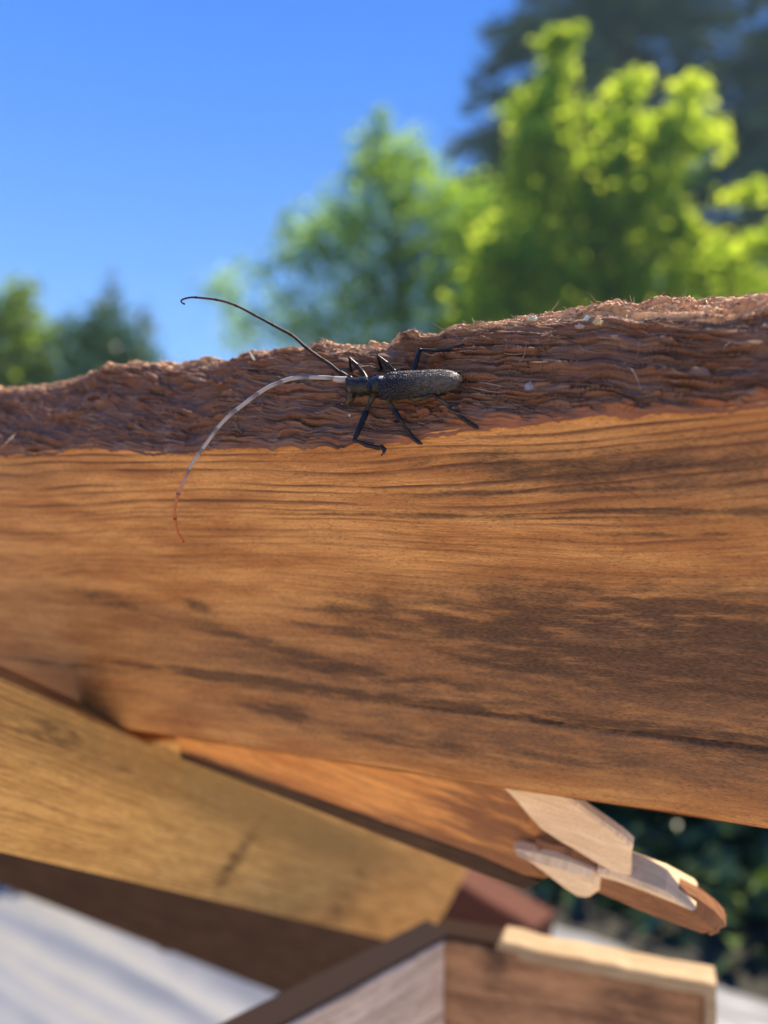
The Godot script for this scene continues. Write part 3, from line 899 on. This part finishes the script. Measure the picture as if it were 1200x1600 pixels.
# ---------------------------------------------------------------- scene
func _ready() -> void:
	var cam := Camera3D.new()
	cam.name = "camera"
	var at := CameraAttributesPhysical.new()
	at.frustum_focal_length = 18.12
	at.frustum_focus_distance = 0.151
	at.frustum_near = 0.01
	at.frustum_far = 2000.0
	at.exposure_aperture = 5.1
	cam.attributes = at
	cam.fov = 67.04
	cam.near = 0.01
	cam.far = 2000.0
	cam.position = Vector3(0, EYE_HEIGHT, 0)
	add_child(cam)
	cam.current = true
	var env := Environment.new()
	var sky := Sky.new()
	var sm := ProceduralSkyMaterial.new()
	sm.sky_top_color = lin(0.016, 0.110, 0.47)
	sm.sky_horizon_color = lin(0.23, 0.48, 0.82)
	sm.sky_curve = 0.19
	sm.sky_energy_multiplier = 1.0
	sm.ground_horizon_color = lin(0.30, 0.30, 0.26)
	sm.ground_bottom_color = lin(0.25, 0.22, 0.18)
	sm.sun_angle_max = 1.0
	sky.sky_material = sm
	env.background_mode = Environment.BG_SKY
	env.sky = sky
	env.tonemap_mode = Environment.TONE_MAPPER_LINEAR
	env.tonemap_exposure = 2.0
	env.fog_enabled = true
	env.fog_density = 0.003
	env.fog_light_color = Color(0.80, 0.95, 1.0)
	env.sdfgi_enabled = true
	env.ssao_enabled = true
	env.ssil_enabled = true
	var we := WorldEnvironment.new()
	we.name = "world_environment"
	we.environment = env
	add_child(we)
	var sun := DirectionalLight3D.new()
	sun.name = "sun"
	sun.light_color = Color(1.0, 0.94, 0.84)
	sun.light_energy = 1.6
	sun.light_angular_distance = 0.5
	sun.shadow_enabled = true
	add_child(sun)
	sun.look_at_from_position(Vector3(0.332, 0.883, -0.332), Vector3.ZERO)

	na.seed = 3
	na.frequency = 1.0
	na.noise_type = FastNoiseLite.TYPE_SIMPLEX_SMOOTH
	na.fractal_octaves = 3
	nb.seed = 8
	nb.frequency = 1.0
	nb.noise_type = FastNoiseLite.TYPE_SIMPLEX_SMOOTH
	nb.fractal_type = FastNoiseLite.FRACTAL_NONE
	for i in 1024:
		to_byte.append(int(round(Color(i / 1023.0, 0, 0).linear_to_srgb().r * 255.0)))
	bark_mat = StandardMaterial3D.new()
	bark_mat.albedo_color = lin(0.10, 0.075, 0.055)
	bark_mat.roughness = 0.95
	needle_mat = leaf_mat(0.25, Color(0.8, 1.0, 0.7))
	needle_mat.roughness = 0.7
	spray = spray_mesh(0.42, 0.22)

	ground_and_plants()
	trees()
	var home := Transform3D(Basis(Vector3(0.9207, -0.0129, 0.3901).normalized(), Vector3(-0.1662, 0.8918, 0.4207).normalized(), Vector3(-0.3533, -0.4522, 0.8190).normalized()).orthonormalized(), Vector3(0, EYE_HEIGHT + 0.013664, -0.15006))
	build_beam(home)
	boards()
	build_beetle(home)
	bits(home)


func ground_and_plants() -> void:
	var gm := StandardMaterial3D.new()
	var nt := NoiseTexture2D.new()
	var gn := FastNoiseLite.new()
	gn.seed = 5
	gn.frequency = 0.02
	gn.fractal_octaves = 5
	nt.noise = gn
	nt.width = 512
	nt.height = 512
	nt.seamless = true
	var ramp := Gradient.new()
	ramp.set_color(0, lin(0.36, 0.29, 0.21))
	ramp.set_color(1, lin(0.60, 0.52, 0.41))
	nt.color_ramp = ramp
	gm.albedo_texture = nt
	gm.uv1_triplanar = true
	gm.uv1_world_triplanar = true
	gm.uv1_scale = Vector3(0.7, 0.7, 0.7)
	gm.roughness = 0.95
	var pm := PlaneMesh.new()
	pm.size = Vector2(1600, 1600)
	var g := part("ground", pm, gm, self)
	g.set_meta("kind", "structure")
	g.set_meta("label", "pale dry bare ground under the timber pile")
	g.set_meta("category", "ground")
	# plastic sheet on the ground
	var c00 := Vector2(0.10, -1.20)
	var c10 := Vector2(0.66, -0.715)
	var c01 := Vector2(-1.15, -1.62)
	var c11 := Vector2(-0.75, -0.45)
	var q := PackedVector3Array()
	var nu := 150
	var nv := 240
	for i in nu:
		for j in nv:
			var f := i / float(nu - 1)
			var s := j / float(nv - 1)
			var p := c00.lerp(c10, f).lerp(c01.lerp(c11, f), s)
			p += Vector2(na.get_noise_2d(p.x * 5.0, p.y * 5.0), na.get_noise_2d(p.x * 5.0 + 9.0, p.y * 5.0)) * 0.02
			var along := p.x * 0.8 + p.y * 0.6
			var across := -p.x * 0.6 + p.y * 0.8
			var h := 0.012 * (1.0 - absf(nb.get_noise_2d(along * 0.45, across * 6.0)) * 1.8)
			h += 0.006 * (1.0 - absf(nb.get_noise_2d(along * 0.8 + 4.0, across * 13.0)) * 2.0)
			h += 0.0012 * nb.get_noise_2d(along * 12.0, across * 24.0)
			q.append(Vector3(p.x, 0.014 + maxf(h + 0.01, 0.0), p.y))
	var tm := Mb.new()
	tm.grid(q, nu, nv, PackedColorArray(), PackedVector2Array(), false)
	var sheet := StandardMaterial3D.new()
	sheet.albedo_color = lin(0.235, 0.235, 0.23)
	sheet.roughness = 0.35
	sheet.metallic_specular = 0.5
	tag(part("plastic_sheet", tm, sheet, self), "crumpled white plastic sheet spread on the ground below the boards", "tarp")

	# dark soil of the planted bed
	var soil := StandardMaterial3D.new()
	soil.albedo_color = lin(0.035, 0.032, 0.022)
	soil.roughness = 1.0
	var bed := PlaneMesh.new()
	bed.size = Vector2(9.0, 5.5)
	var sb0 := part("soil_bed", bed, soil, self)
	sb0.position = Vector3(0.6, 0.004, -3.35)
	sb0.set_meta("kind", "structure")
	sb0.set_meta("label", "dark soil of the planted bed behind the pile")
	# leafy plants behind the pile
	rng.seed = 21
	var leaf := leaf_mesh(0.048, 0.03)
	var lm := leaf_mat(0.6, Color(0.9, 1.0, 0.4))
	var spots := [[0.30, -1.62, 0.36, 0.62, "dark leafy shrub behind the broken orange board, left one of the three low shrubs"],
		[0.85, -1.55, 0.40, 0.66, "dark leafy shrub seen below the beam at the right edge"],
		[0.62, -2.15, 0.5, 0.8, "dark leafy shrub standing furthest back under the beam"],
		[-0.56, -1.50, 0.24, 0.36, "leafy shrub behind the left end of the plastic sheet"]]
	for s in spots:
		var t := thing("leafy_shrub", s[4], "shrub", Transform3D(Basis(), Vector3(s[0], 0, s[1])), "low shrubs behind the timber pile")
		var sb := Mb.new()
		var places := []
		var cols := PackedColorArray()
		for k in 46:
			var a := rng.randf() * TAU
			var rr: float = s[2] * sqrt(rng.randf())
			var top := Vector3(cos(a) * rr, s[3] * rng.randf_range(0.55, 1.0) * (1.0 - 0.35 * rr / s[2]), sin(a) * rr)
			var foot := Vector3(cos(a), 0, sin(a)) * rr * 0.3
			sb.tube(PackedVector3Array([foot, foot.lerp(top, 0.5) + Vector3(0, 0.03, 0), top]), PackedFloat32Array([0.005, 0.0035, 0.0015]), PackedColorArray([Color(0.06, 0.05, 0.03)]), 5)
			for l in 105:
				var f := sqrt(rng.randf())
				var p := foot.lerp(top, f) + Vector3(rng.randfn(), rng.randfn() * 0.7, rng.randfn()) * 0.055
				if p.y < 0.01: p.y = 0.01 + rng.randf() * 0.05
				places.append(turned(p, rng.randf_range(0.7, 1.3)))
				cols.append(Color(0.028, 0.06, 0.015).lerp(Color(0.15, 0.21, 0.055), pow(rng.randf(), 2.0)))
		part("stem", sb, paint(0.9), t, "", true)
		scatter("foliage", leaf, lm, places, cols, t)
	var gp := []
	var gc := PackedColorArray()
	for k in 34000:
		var p := Vector3(rng.randf_range(-1.6, 2.6), 0, rng.randf_range(-4.2, -0.72))
		if p.z > -1.26 and p.x < 0.1: continue
		if (Vector2(p.x, p.z) - Vector2(0.10, -1.24)).dot(Vector2(0.655, -0.756)) < 0.06 and p.z > -1.26: continue
		p.y = absf(rng.randfn(0, 0.05)) + 0.005
		gp.append(turned(p, rng.randf_range(0.6, 1.3)))
		gc.append(Color(0.028, 0.06, 0.015).lerp(Color(0.15, 0.21, 0.055), pow(rng.randf(), 2.0)))
	var gcover := scatter("ground_cover", leaf, lm, gp, gc, self)
	tag(gcover, "dark green low leafy ground cover behind the plastic sheet", "ground cover")


func at_distance(list: Array, z: float, base: Vector3, spread := 0.22) -> Array:
	return list.map(func(k): return [k[0] - base.x, k[1] - base.y, rng.randfn(0, spread), k[2], k[3] if k.size() > 3 else 1.0])


func trees() -> void:
	rng.seed = 31
	# bright lime green tree on the right
	var base := Vector3(2.6, 0, -9.0)
	var c := at_distance([[2.03, 5.93, 0.1], [1.86, 5.87, 0.1], [2.12, 5.73, 0.13], [1.95, 5.59, 0.16], [1.95, 5.78, 0.22], [1.91, 5.44, 0.28], [1.86, 5.07, 0.33], [2.27, 5.11, 0.24], [1.55, 5.33, 0.18], [1.71, 4.62, 0.38], [2.79, 5.5, 0.2], [2.91, 5.14, 0.29], [3.43, 5.33, 0.19], [3.56, 4.96, 0.25], [3.2, 4.77, 0.32], [2.64, 4.61, 0.33], [2.24, 4.25, 0.49], [2.98, 4.18, 0.49], [1.71, 3.95, 0.44], [2.46, 3.43, 0.62], [3.32, 3.77, 0.27], [1.64, 3.21, 0.56], [2.98, 3.06, 0.52], [2.09, 2.54, 0.63], [4.04, 4.14, 0.16], [3.95, 3.73, 0.28], [4.36, 3.64, 0.27], [3.73, 3.28, 0.37], [4.36, 3.17, 0.37], [1.27, 3.43, 0.3], [1.34, 2.69, 0.51], [3.43, 2.54, 0.57]], 9.0, base)
	var t := thing("broadleaf_tree", "bright lime green leafy tree on the right in front of the dark conifer", "tree", Transform3D(Basis(), base))
	trunk_and_limbs(t, Vector3(0, 4.2, 0), 0.11, c, bark_mat, 8)
	crown(t, c, 12500, leaf_mesh(0.135, 0.095), leaf_mat(1.6, Color(0.92, 1.0, 0.5)), Color(0.25, 0.32, 0.075), Color(0.70, 0.68, 0.27), 0.36)
	# green tree in the middle
	base = Vector3(0.2, 0, -12.0)
	c = at_distance([[-0.05, 6.71, 0.22, 0.7], [-0.12, 6.26, 0.34, 1], [0.4, 6.21, 0.34, 1], [-0.3, 5.77, 0.38, 1], [0.3, 5.67, 0.51, 1], [0.89, 5.67, 0.38, 1], [-0.6, 5.17, 0.46, 1], [0.1, 4.97, 0.68, 1], [0.99, 4.97, 0.59, 1], [1.39, 5.37, 0.25, 1], [-1.19, 5.17, 0.3, 0.6], [-1.44, 5.07, 0.21, 0.5], [-0.99, 4.57, 0.51, 1], [-0.3, 4.18, 0.76, 1], [0.79, 4.18, 0.76, 1], [-1.69, 4.28, 0.38, 0.45], [-2.24, 4.18, 0.38, 0.4], [-2.19, 3.48, 0.46, 0.5], [-2.58, 3.78, 0.25, 0.4], [-1.39, 3.58, 0.59, 0.8], [-0.4, 3.28, 0.76, 1], [0.79, 3.28, 0.76, 1], [1.49, 4.28, 0.51, 1]], 12.0, base)
	t = thing("broadleaf_tree", "mid green leafy tree in the middle behind the beetle, sky showing through its left side", "tree", Transform3D(Basis(), base))
	trunk_and_limbs(t, Vector3(0.1, 4.8, 0), 0.13, c, bark_mat, 8)
	crown(t, c, 14000, leaf_mesh(0.11, 0.07), leaf_mat(1.5, Color(0.88, 1.0, 0.5)), Color(0.11, 0.18, 0.06), Color(0.54, 0.58, 0.22), 0.40)
	# bushes at the left edge
	base = Vector3(-4.1, 0, -8.6)
	c = at_distance([[-4.5, 2.6, 0.45], [-4.0, 2.75, 0.35], [-4.6, 2.1, 0.6], [-3.9, 2.2, 0.55], [-4.3, 1.5, 0.7], [-3.7, 1.6, 0.6]], 8.6, base, 0.3)
	t = thing("round_bush", "sunlit yellow green bush at the left edge of the picture", "bush", Transform3D(Basis(), base))
	trunk_and_limbs(t, Vector3(0, 1.8, 0), 0.06, c, bark_mat, 5)
	crown(t, c, 9000, leaf_mesh(0.09, 0.06), leaf_mat(1.2, Color(0.9, 1.0, 0.5)), Color(0.15, 0.21, 0.06), Color(0.42, 0.46, 0.14))
	base = Vector3(-3.0, 0, -8.4)
	c = at_distance([[-3.1, 2.55, 0.35], [-2.9, 2.35, 0.45], [-3.3, 2.2, 0.5], [-2.75, 1.9, 0.5], [-3.1, 1.6, 0.6], [-2.6, 1.4, 0.5]], 8.4, base, 0.3)
	t = thing("round_bush", "dark green bush between the yellow green bush and the gap of sky", "bush", Transform3D(Basis(), base))
	trunk_and_limbs(t, Vector3(0, 1.8, 0), 0.06, c, bark_mat, 5)
	crown(t, c, 9000, leaf_mesh(0.08, 0.05), leaf_mat(0.7, Color(0.7, 1.0, 0.5)), Color(0.05, 0.11, 0.045), Color(0.13, 0.20, 0.08))
	# conifers
	var d0 := Color(0.03, 0.085, 0.045)
	var d1 := Color(0.12, 0.20, 0.08)
	conifer("tall dark conifer filling the upper right behind the lime green tree", Vector3(6.3, 0, -20.0), 21.0, 7.2, 62000, d0, d1, 0.1, 0.75, 0.5)
	conifer("dark conifer at the right edge of the picture, beside the tall one", Vector3(9.9, 0, -18.0), 14.2, 3.8, 20000, d0, d1, 0.1, 0.6, 0.5)
	conifer("short dark conifer tip between the middle tree and the lime green tree", Vector3(2.6, 0, -16.5), 9.3, 2.2, 16000, d0, d1, 0.1, 0.8, 0.4)
	conifer("distant conifer with the tallest tip above the left bushes", Vector3(-14.4, 0, -41.0), 13.6, 2.0, 3200, d0, d1, 0.1, 0.8, 0.7, "distant conifers on the left")
	conifer("distant conifer at the left picture edge above the yellow green bush", Vector3(-20.5, 0, -43.0), 13.0, 2.2, 3200, d0, d1, 0.1, 0.8, 0.7, "distant conifers on the left")
	conifer("distant conifer right of the tallest distant tip, beside the gap of sky", Vector3(-12.3, 0, -40.0), 11.6, 1.8, 2800, d0, d1, 0.1, 0.8, 0.7, "distant conifers on the left")


func boards() -> void:
	# olive yellow board that runs away under the beam
	var olive := wood(640, 128, -20.0, 0.0, 560.0, 60.0, {"light": Color(0.72, 0.42, 0.135), "mid": Color(0.55, 0.305, 0.09), "line": Color(0.28, 0.14, 0.04), "stain": Color(0.10, 0.055, 0.025), "tint": Color(0.36, 0.215, 0.072), "spacing": 2.6, "lines": 0.9, "warp": 2.0, "seed": 2.0,
		"washes": [[80.0, 50.0, 200.0, 14.0, 0.9, 0.0], [260.0, 52.0, 120.0, 16.0, 0.7, 0.0]],
		"stains": [[200.0, 22.0, 7.0, 22.0, 0.9, 0.0], [330.0, 20.0, 30.0, 30.0, 0.5, 0.0], [60.0, 44.0, 120.0, 5.0, 0.35, 0.0], [50.0, 50.0, 14.0, 6.0, 0.5, 0.0]]})
	var l := Vector3(0.4169, -0.5096, -0.7517)
	var h := Vector3(-0.53, -0.80, 0.25)
	var f := frame((Vector3(-143.1, -50.5, -262.0) - l * 18.0 + h.normalized() * 58.5) * 0.69, l, h.cross(l))
	f.basis = f.basis.scaled(Vector3.ONE * 0.69)
	var m := slab(PackedVector2Array([Vector2(0, 0), Vector2(0.515, 0), Vector2(0.515, 0.088), Vector2(0.25, 0.088), Vector2(0.155, 0.076), Vector2(0.115, 0.0585), Vector2(0, 0.0585)]), 0.022, 0.0012, Vector2(0.56, 0.06))
	tag(part("olive_board", m, textured(olive, 0.04), self), "olive yellow board sloping down from the left edge below the beam", "board")
	part_transform("olive_board", f)
	# dark board behind it
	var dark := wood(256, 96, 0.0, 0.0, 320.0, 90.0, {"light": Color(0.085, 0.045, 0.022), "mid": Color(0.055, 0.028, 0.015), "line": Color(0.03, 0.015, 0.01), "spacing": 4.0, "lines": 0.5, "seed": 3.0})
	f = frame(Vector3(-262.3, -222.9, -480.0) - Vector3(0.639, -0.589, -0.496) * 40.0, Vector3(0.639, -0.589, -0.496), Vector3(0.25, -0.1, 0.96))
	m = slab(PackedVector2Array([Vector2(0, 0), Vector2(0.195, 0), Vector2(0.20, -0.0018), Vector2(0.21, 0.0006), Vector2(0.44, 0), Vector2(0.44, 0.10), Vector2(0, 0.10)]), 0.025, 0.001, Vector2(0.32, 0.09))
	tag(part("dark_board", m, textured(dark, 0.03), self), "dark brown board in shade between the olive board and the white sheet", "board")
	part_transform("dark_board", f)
	# broken orange board under the beam, with splinters at its end
	var orange := wood(400, 140, 0.0, 0.0, 160.0, 50.0, {"light": Color(0.80, 0.36, 0.105), "mid": Color(0.60, 0.24, 0.068), "line": Color(0.18, 0.08, 0.03), "stain": Color(0.16, 0.07, 0.04), "spacing": 3.5, "lines": 0.4, "warp": 2.5, "seed": 4.0,
		"stains": [[122.0, 26.0, 22.0, 14.0, 1.1, 0.1], [105.0, 38.0, 14.0, 6.0, 0.9, 0.0], [95.0, 2.0, 70.0, 7.0, 1.3, 0.06], [10.0, 1.0, 70.0, 3.0, 1.1, 0.0]]})  # entries along the bottom edge paint the shade of the underside
	var t := thing("broken_board", "orange board under the beam, snapped off at its right end with pale splinters", "board", frame(Vector3(-82.8, -72.4, -250.0), Vector3(125.8, -30.6, 42.0), Vector3(-0.353, -0.452, 0.819)))
	m = slab(PackedVector2Array([Vector2(-0.12, 0), Vector2(0.110, 0), Vector2(0.128, 0.002), Vector2(0.137, 0.006), Vector2(0.131, 0.013), Vector2(0.135, 0.020), Vector2(0.129, 0.026), Vector2(0.136, 0.034), Vector2(0.134, 0.044), Vector2(0.13, 0.05), Vector2(-0.12, 0.05)]), 0.018, 0.002, Vector2(0.16, 0.05), 0.0006)
	part("board", m, textured(orange, 0.03), t)
	var pale := wood(200, 100, 0.0, 0.0, 60.0, 25.0, {"light": Color(0.93, 0.68, 0.41), "mid": Color(0.80, 0.55, 0.32), "line": Color(0.5, 0.30, 0.17), "spacing": 1.6, "lines": 0.25, "seed": 5.0})
	part("edge_shade", slab(PackedVector2Array([Vector2(-0.12, -0.0012), Vector2(0.131, -0.0012), Vector2(0.1345, 0.0045), Vector2(0.118, 0.0062), Vector2(0.075, 0.0048), Vector2(0.02, 0.0022), Vector2(-0.12, 0.0012)]), 0.0184, 0.0006, Vector2(0.32, 0.09)), textured(dark, 0.03), t, "dark strip painted as the shade under the lower edge").position = Vector3(0, 0, 0.0004)  # added dark strip, colours in the shaded underside and gap
	var chip := slab(PackedVector2Array([Vector2(0.1205, 0.0391), Vector2(0.1345, 0.0432), Vector2(0.1500, 0.0363), Vector2(0.1532, 0.0342), Vector2(0.1548, 0.0238), Vector2(0.151, 0.0226), Vector2(0.141, 0.0255), Vector2(0.132, 0.0285), Vector2(0.125, 0.0350)]), 0.0035, 0.0007, Vector2(0.06, 0.025), 0.0004)
	var o := part("splinter", chip, textured(pale, 0.03), t, "flat pale pointed splinter, the upper of the two")
	o.position = Vector3(0, 0, 0.004)
	var stub := wood(160, 64, 120.0, 0.0, 64.0, 25.0, {"light": Color(0.36, 0.165, 0.07), "mid": Color(0.24, 0.105, 0.045), "line": Color(0.12, 0.05, 0.025), "tint": Color(0.52, 0.27, 0.13), "spacing": 2.0, "lines": 0.5, "seed": 12.0, "washes": [[178.0, 16.0, 6.0, 8.0, 1.0, 0.0]]})
	o = part("broken_stub", slab(PackedVector2Array([Vector2(0.131, 0.0135), Vector2(0.143, 0.0112), Vector2(0.158, 0.0102), Vector2(0.1745, 0.0104), Vector2(0.1762, 0.0116), Vector2(0.1778, 0.0120), Vector2(0.1770, 0.0134), Vector2(0.1786, 0.0150), Vector2(0.1776, 0.0168), Vector2(0.1750, 0.0190), Vector2(0.1705, 0.0212), Vector2(0.163, 0.0228), Vector2(0.150, 0.0232), Vector2(0.131, 0.0215)]), 0.008, 0.0024, Vector2(0.064, 0.025), 0.0005), textured(stub, 0.05), t, "brown broken stub with a frayed orange end, pointing right")
	o.position = Vector3(0, 0, 0.0035)
	o = part("splinter", slab(PackedVector2Array([Vector2(0.1262, 0.0186), Vector2(0.1335, 0.0152), Vector2(0.1400, 0.0116), Vector2(0.1440, 0.0102), Vector2(0.1470, 0.0112), Vector2(0.1488, 0.0150), Vector2(0.1484, 0.0190), Vector2(0.1465, 0.0212), Vector2(0.1400, 0.0212), Vector2(0.133, 0.0202)]), 0.0055, 0.0016, Vector2(0.06, 0.025), 0.0003), textured(pale, 0.03), t, "short pale pointed splinter in front of the brown stub")
	o.position = Vector3(0, 0, 0.0055)
	part("splinter", slab(PackedVector2Array([Vector2(0.147, 0.0198), Vector2(0.1565, 0.0208), Vector2(0.1655, 0.0204), Vector2(0.1705, 0.0206), Vector2(0.163, 0.0232), Vector2(0.150, 0.0236), Vector2(0.147, 0.0222)]), 0.009, 0.0008, Vector2(0.06, 0.025), 0.0003), textured(pale, 0.03), t, "pale upper edge of the brown stub").position = Vector3(0, 0, 0.0046)
	# crate of two upright boards that meet in a corner
	var grey := wood(256, 256, 0.0, 0.0, 160.0, 160.0, {"light": Color(0.72, 0.55, 0.41), "mid": Color(0.55, 0.40, 0.29), "line": Color(0.16, 0.10, 0.075), "stain": Color(0.09, 0.055, 0.05), "spacing": 5.0, "lines": 0.45, "warp": 4.0, "seed": 6.0, "stains": [[40.0, 128.0, 10.0, 10.0, 0.9, 0.5], [110.0, 120.0, 14.0, 8.0, 0.7, -0.3]]})
	var gl := Vector3(54.2, 0, -49.0)
	f = frame(Vector3(24.0, -434.0, -300.0) - gl.normalized() * 150.0 + Vector3(0, -166.0 + 434.0 - 134.0, 0) * 0.0, gl, Vector3(-0.67, 0, 0.74))
	f.origin.y = 0.002
	var hh := EYE_HEIGHT - 0.166 - 0.002
	m = slab(rect(0.15, hh), 0.013, 0.0012, Vector2(0.16, 0.16))
	t = thing("grey_board", "upright weathered pinkish grey board at the bottom, left of the corner", "board", f)
	part("board", m, textured(grey, 0.05), t)
	part("shade_strip", slab(rect(0.1525, 0.002), 0.0135, 0.0006, Vector2.ONE), tinted(Color(0.030, 0.021, 0.019)), t, "upper edge painted dark for shade").position = Vector3(0, hh, 0.0003)  # the sun reaches this top; a dark strip colours in its shade
	var brown := wood(256, 256, 0.0, 0.0, 160.0, 160.0, {"light": Color(0.50, 0.26, 0.12), "mid": Color(0.32, 0.16, 0.075), "line": Color(0.10, 0.045, 0.025), "stain": Color(0.05, 0.028, 0.02), "spacing": 6.0, "lines": 0.4, "warp": 4.0, "seed": 7.0, "stains": [[24.0, 110.0, 6.0, 20.0, 0.9, 0.0], [75.0, 100.0, 16.0, 12.0, 0.8, 0.0]]})
	var bl := Vector3(86.0, 0, 29.0)
	t = thing("brown_board", "upright brown board at the bottom right with a sunlit pale top edge", "board", frame(Vector3(19.5, -600.0, -303.0), bl, Vector3(-0.32, 0, 0.95)))
	t.position.y = 0.002
	part("board", slab(rect(0.0985, hh - 0.001), 0.012, 0.001, Vector2(0.16, 0.16)), textured(brown, 0.05), t)
	var strip := wood(256, 64, 0.0, 0.0, 100.0, 20.0, {"light": Color(0.47, 0.34, 0.19), "mid": Color(0.38, 0.26, 0.14), "line": Color(0.30, 0.17, 0.07), "spacing": 3.0, "lines": 0.4, "seed": 8.0})
	m = slab(PackedVector2Array([Vector2(0.0195, 0.0006), Vector2(0.027, 0.0), Vector2(0.0285, -0.0022), Vector2(0.0922, -0.0024), Vector2(0.0926, -0.09), Vector2(0.0965, -0.09), Vector2(0.0965, 0.0022), Vector2(0.035, 0.0030), Vector2(0.028, 0.0042), Vector2(0.022, 0.0042)]), 0.012, 0.0006, Vector2(0.1, 0.02), 0.0004)
	o = part("edge_strip", m, textured(strip, 0.03), t, "pale fresh cut edge along the top and right end")
	o.position = Vector3(0.0055, hh, 0.003)
	part("shade_strip", slab(rect(0.028, 0.002), 0.012, 0.0006, Vector2.ONE), tinted(Color(0.034, 0.020, 0.014)), t, "upper edge next to the corner, painted dark for shade").position = Vector3(0, hh - 0.0005, 0.0002)  # dark colour stands for the shadow on this end of the top
	# red brown offcut behind the corner
	var red := wood(128, 64, 0.0, 0.0, 80.0, 60.0, {"light": Color(0.11, 0.036, 0.019), "mid": Color(0.085, 0.028, 0.015), "line": Color(0.14, 0.04, 0.02), "spacing": 6.0, "lines": 0.3, "seed": 9.0})
	t = thing("red_offcut", "red brown timber offcut behind the crate corner, end of the olive board beside it", "offcut", frame(Vector3(36.0, -354.0, -634.0), Vector3(53.8, -6.9, 40.0), Vector3(-0.5, 0.1, 0.85)))
	part("block", slab(PackedVector2Array([Vector2(0, 0), Vector2(0.088, 0), Vector2(0.088, 0.050), Vector2(0, 0.060)]), 0.04, 0.002, Vector2(0.08, 0.06)), textured(red, 0.04), t)


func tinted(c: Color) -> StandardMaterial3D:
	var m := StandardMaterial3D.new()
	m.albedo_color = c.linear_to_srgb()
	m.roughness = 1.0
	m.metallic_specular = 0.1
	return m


func part_transform(called: String, f: Transform3D) -> void:
	(get_node(called) as Node3D).transform = f


# small things that lie on the torn edge
func bits(home: Transform3D) -> void:
	var put := func(called: String, label: String, category: String, mb: Mb, u: float, v: float, lift: float) -> void:
		var o := part(called, mb, paint(0.6), self)
		tag(o, label, category)
		o.transform = Transform3D(home.basis, home * (on_torn(u, v, lift) * 0.001))
	put.call("lichen_flake", "pale whitish lichen flake on the crest of the beam, above the others", "flake", blob(0.0006, Vector3(1.4, 0.7, 0.8), 1.6, 3.0, Color(0.70, 0.66, 0.50)), 27.0, 22.9, 0.3)
	put.call("resin_crumb", "yellowish crumb under the sunlit rim right of the beetle", "crumb", blob(0.00055, Vector3(1.4, 0.8, 0.9), 1.5, 3.0, Color(0.66, 0.50, 0.28)), 39.5, 18.6, 0.2)
	put.call("lichen_flake", "small grey white flake beside the yellowish crumb", "flake", blob(0.00035, Vector3(1.0, 1.3, 0.8), 1.5, 3.0, Color(0.42, 0.62, 0.62), 4.0), 37.3, 20.0, 0.2)
	put.call("resin_crumb", "dull tan crumb left of the yellowish crumb", "crumb", blob(0.00045, Vector3(1.5, 0.8, 0.8), 1.5, 3.0, Color(0.42, 0.33, 0.25), 7.0), 36.0, 18.9, 0.2)
	put.call("lichen_flake", "tiny white speck just below the beetle's front leg, on the lower rim", "speck", blob(0.00028, Vector3(1.0, 1.0, 0.8), 1.5, 3.0, Color(0.70, 0.66, 0.62), 9.0), -8.6, 6.2, 0.5)
	put.call("lint_tuft", "small grey tuft stuck to the torn wood right of the beetle", "lint", blob(0.0008, Vector3(1.0, 1.1, 0.6), 1.0, 3.0, Color(0.22, 0.21, 0.24), 12.0), 28.0, 7.0, 0.2)
	put.call("bark_flake", "purplish thin bark flake low on the torn edge at the right", "flake", blob(0.0011, Vector3(1.6, 0.9, 0.3), 0.5, 1.5, Color(0.13, 0.075, 0.065), 15.0), 56.5, 6.5, 0.2)
	var fl := Mb.new()
	fl.tube(PackedVector3Array([Vector3(-0.0009, 0.0021, 0.0004), Vector3(0.0, 0.0004, 0.0008), Vector3(0.0005, -0.0005, 0.0005), Vector3(0.0014, -0.0012, 0.0004)]), PackedFloat32Array([0.00012, 0.00026, 0.0002, 0.0001]), PackedColorArray([Color(0.55, 0.5, 0.42)]), 5)
	put.call("pale_sliver", "thin pale wood sliver near the crest left of the beetle", "sliver", fl, -35.0, 21.5, 0.3)
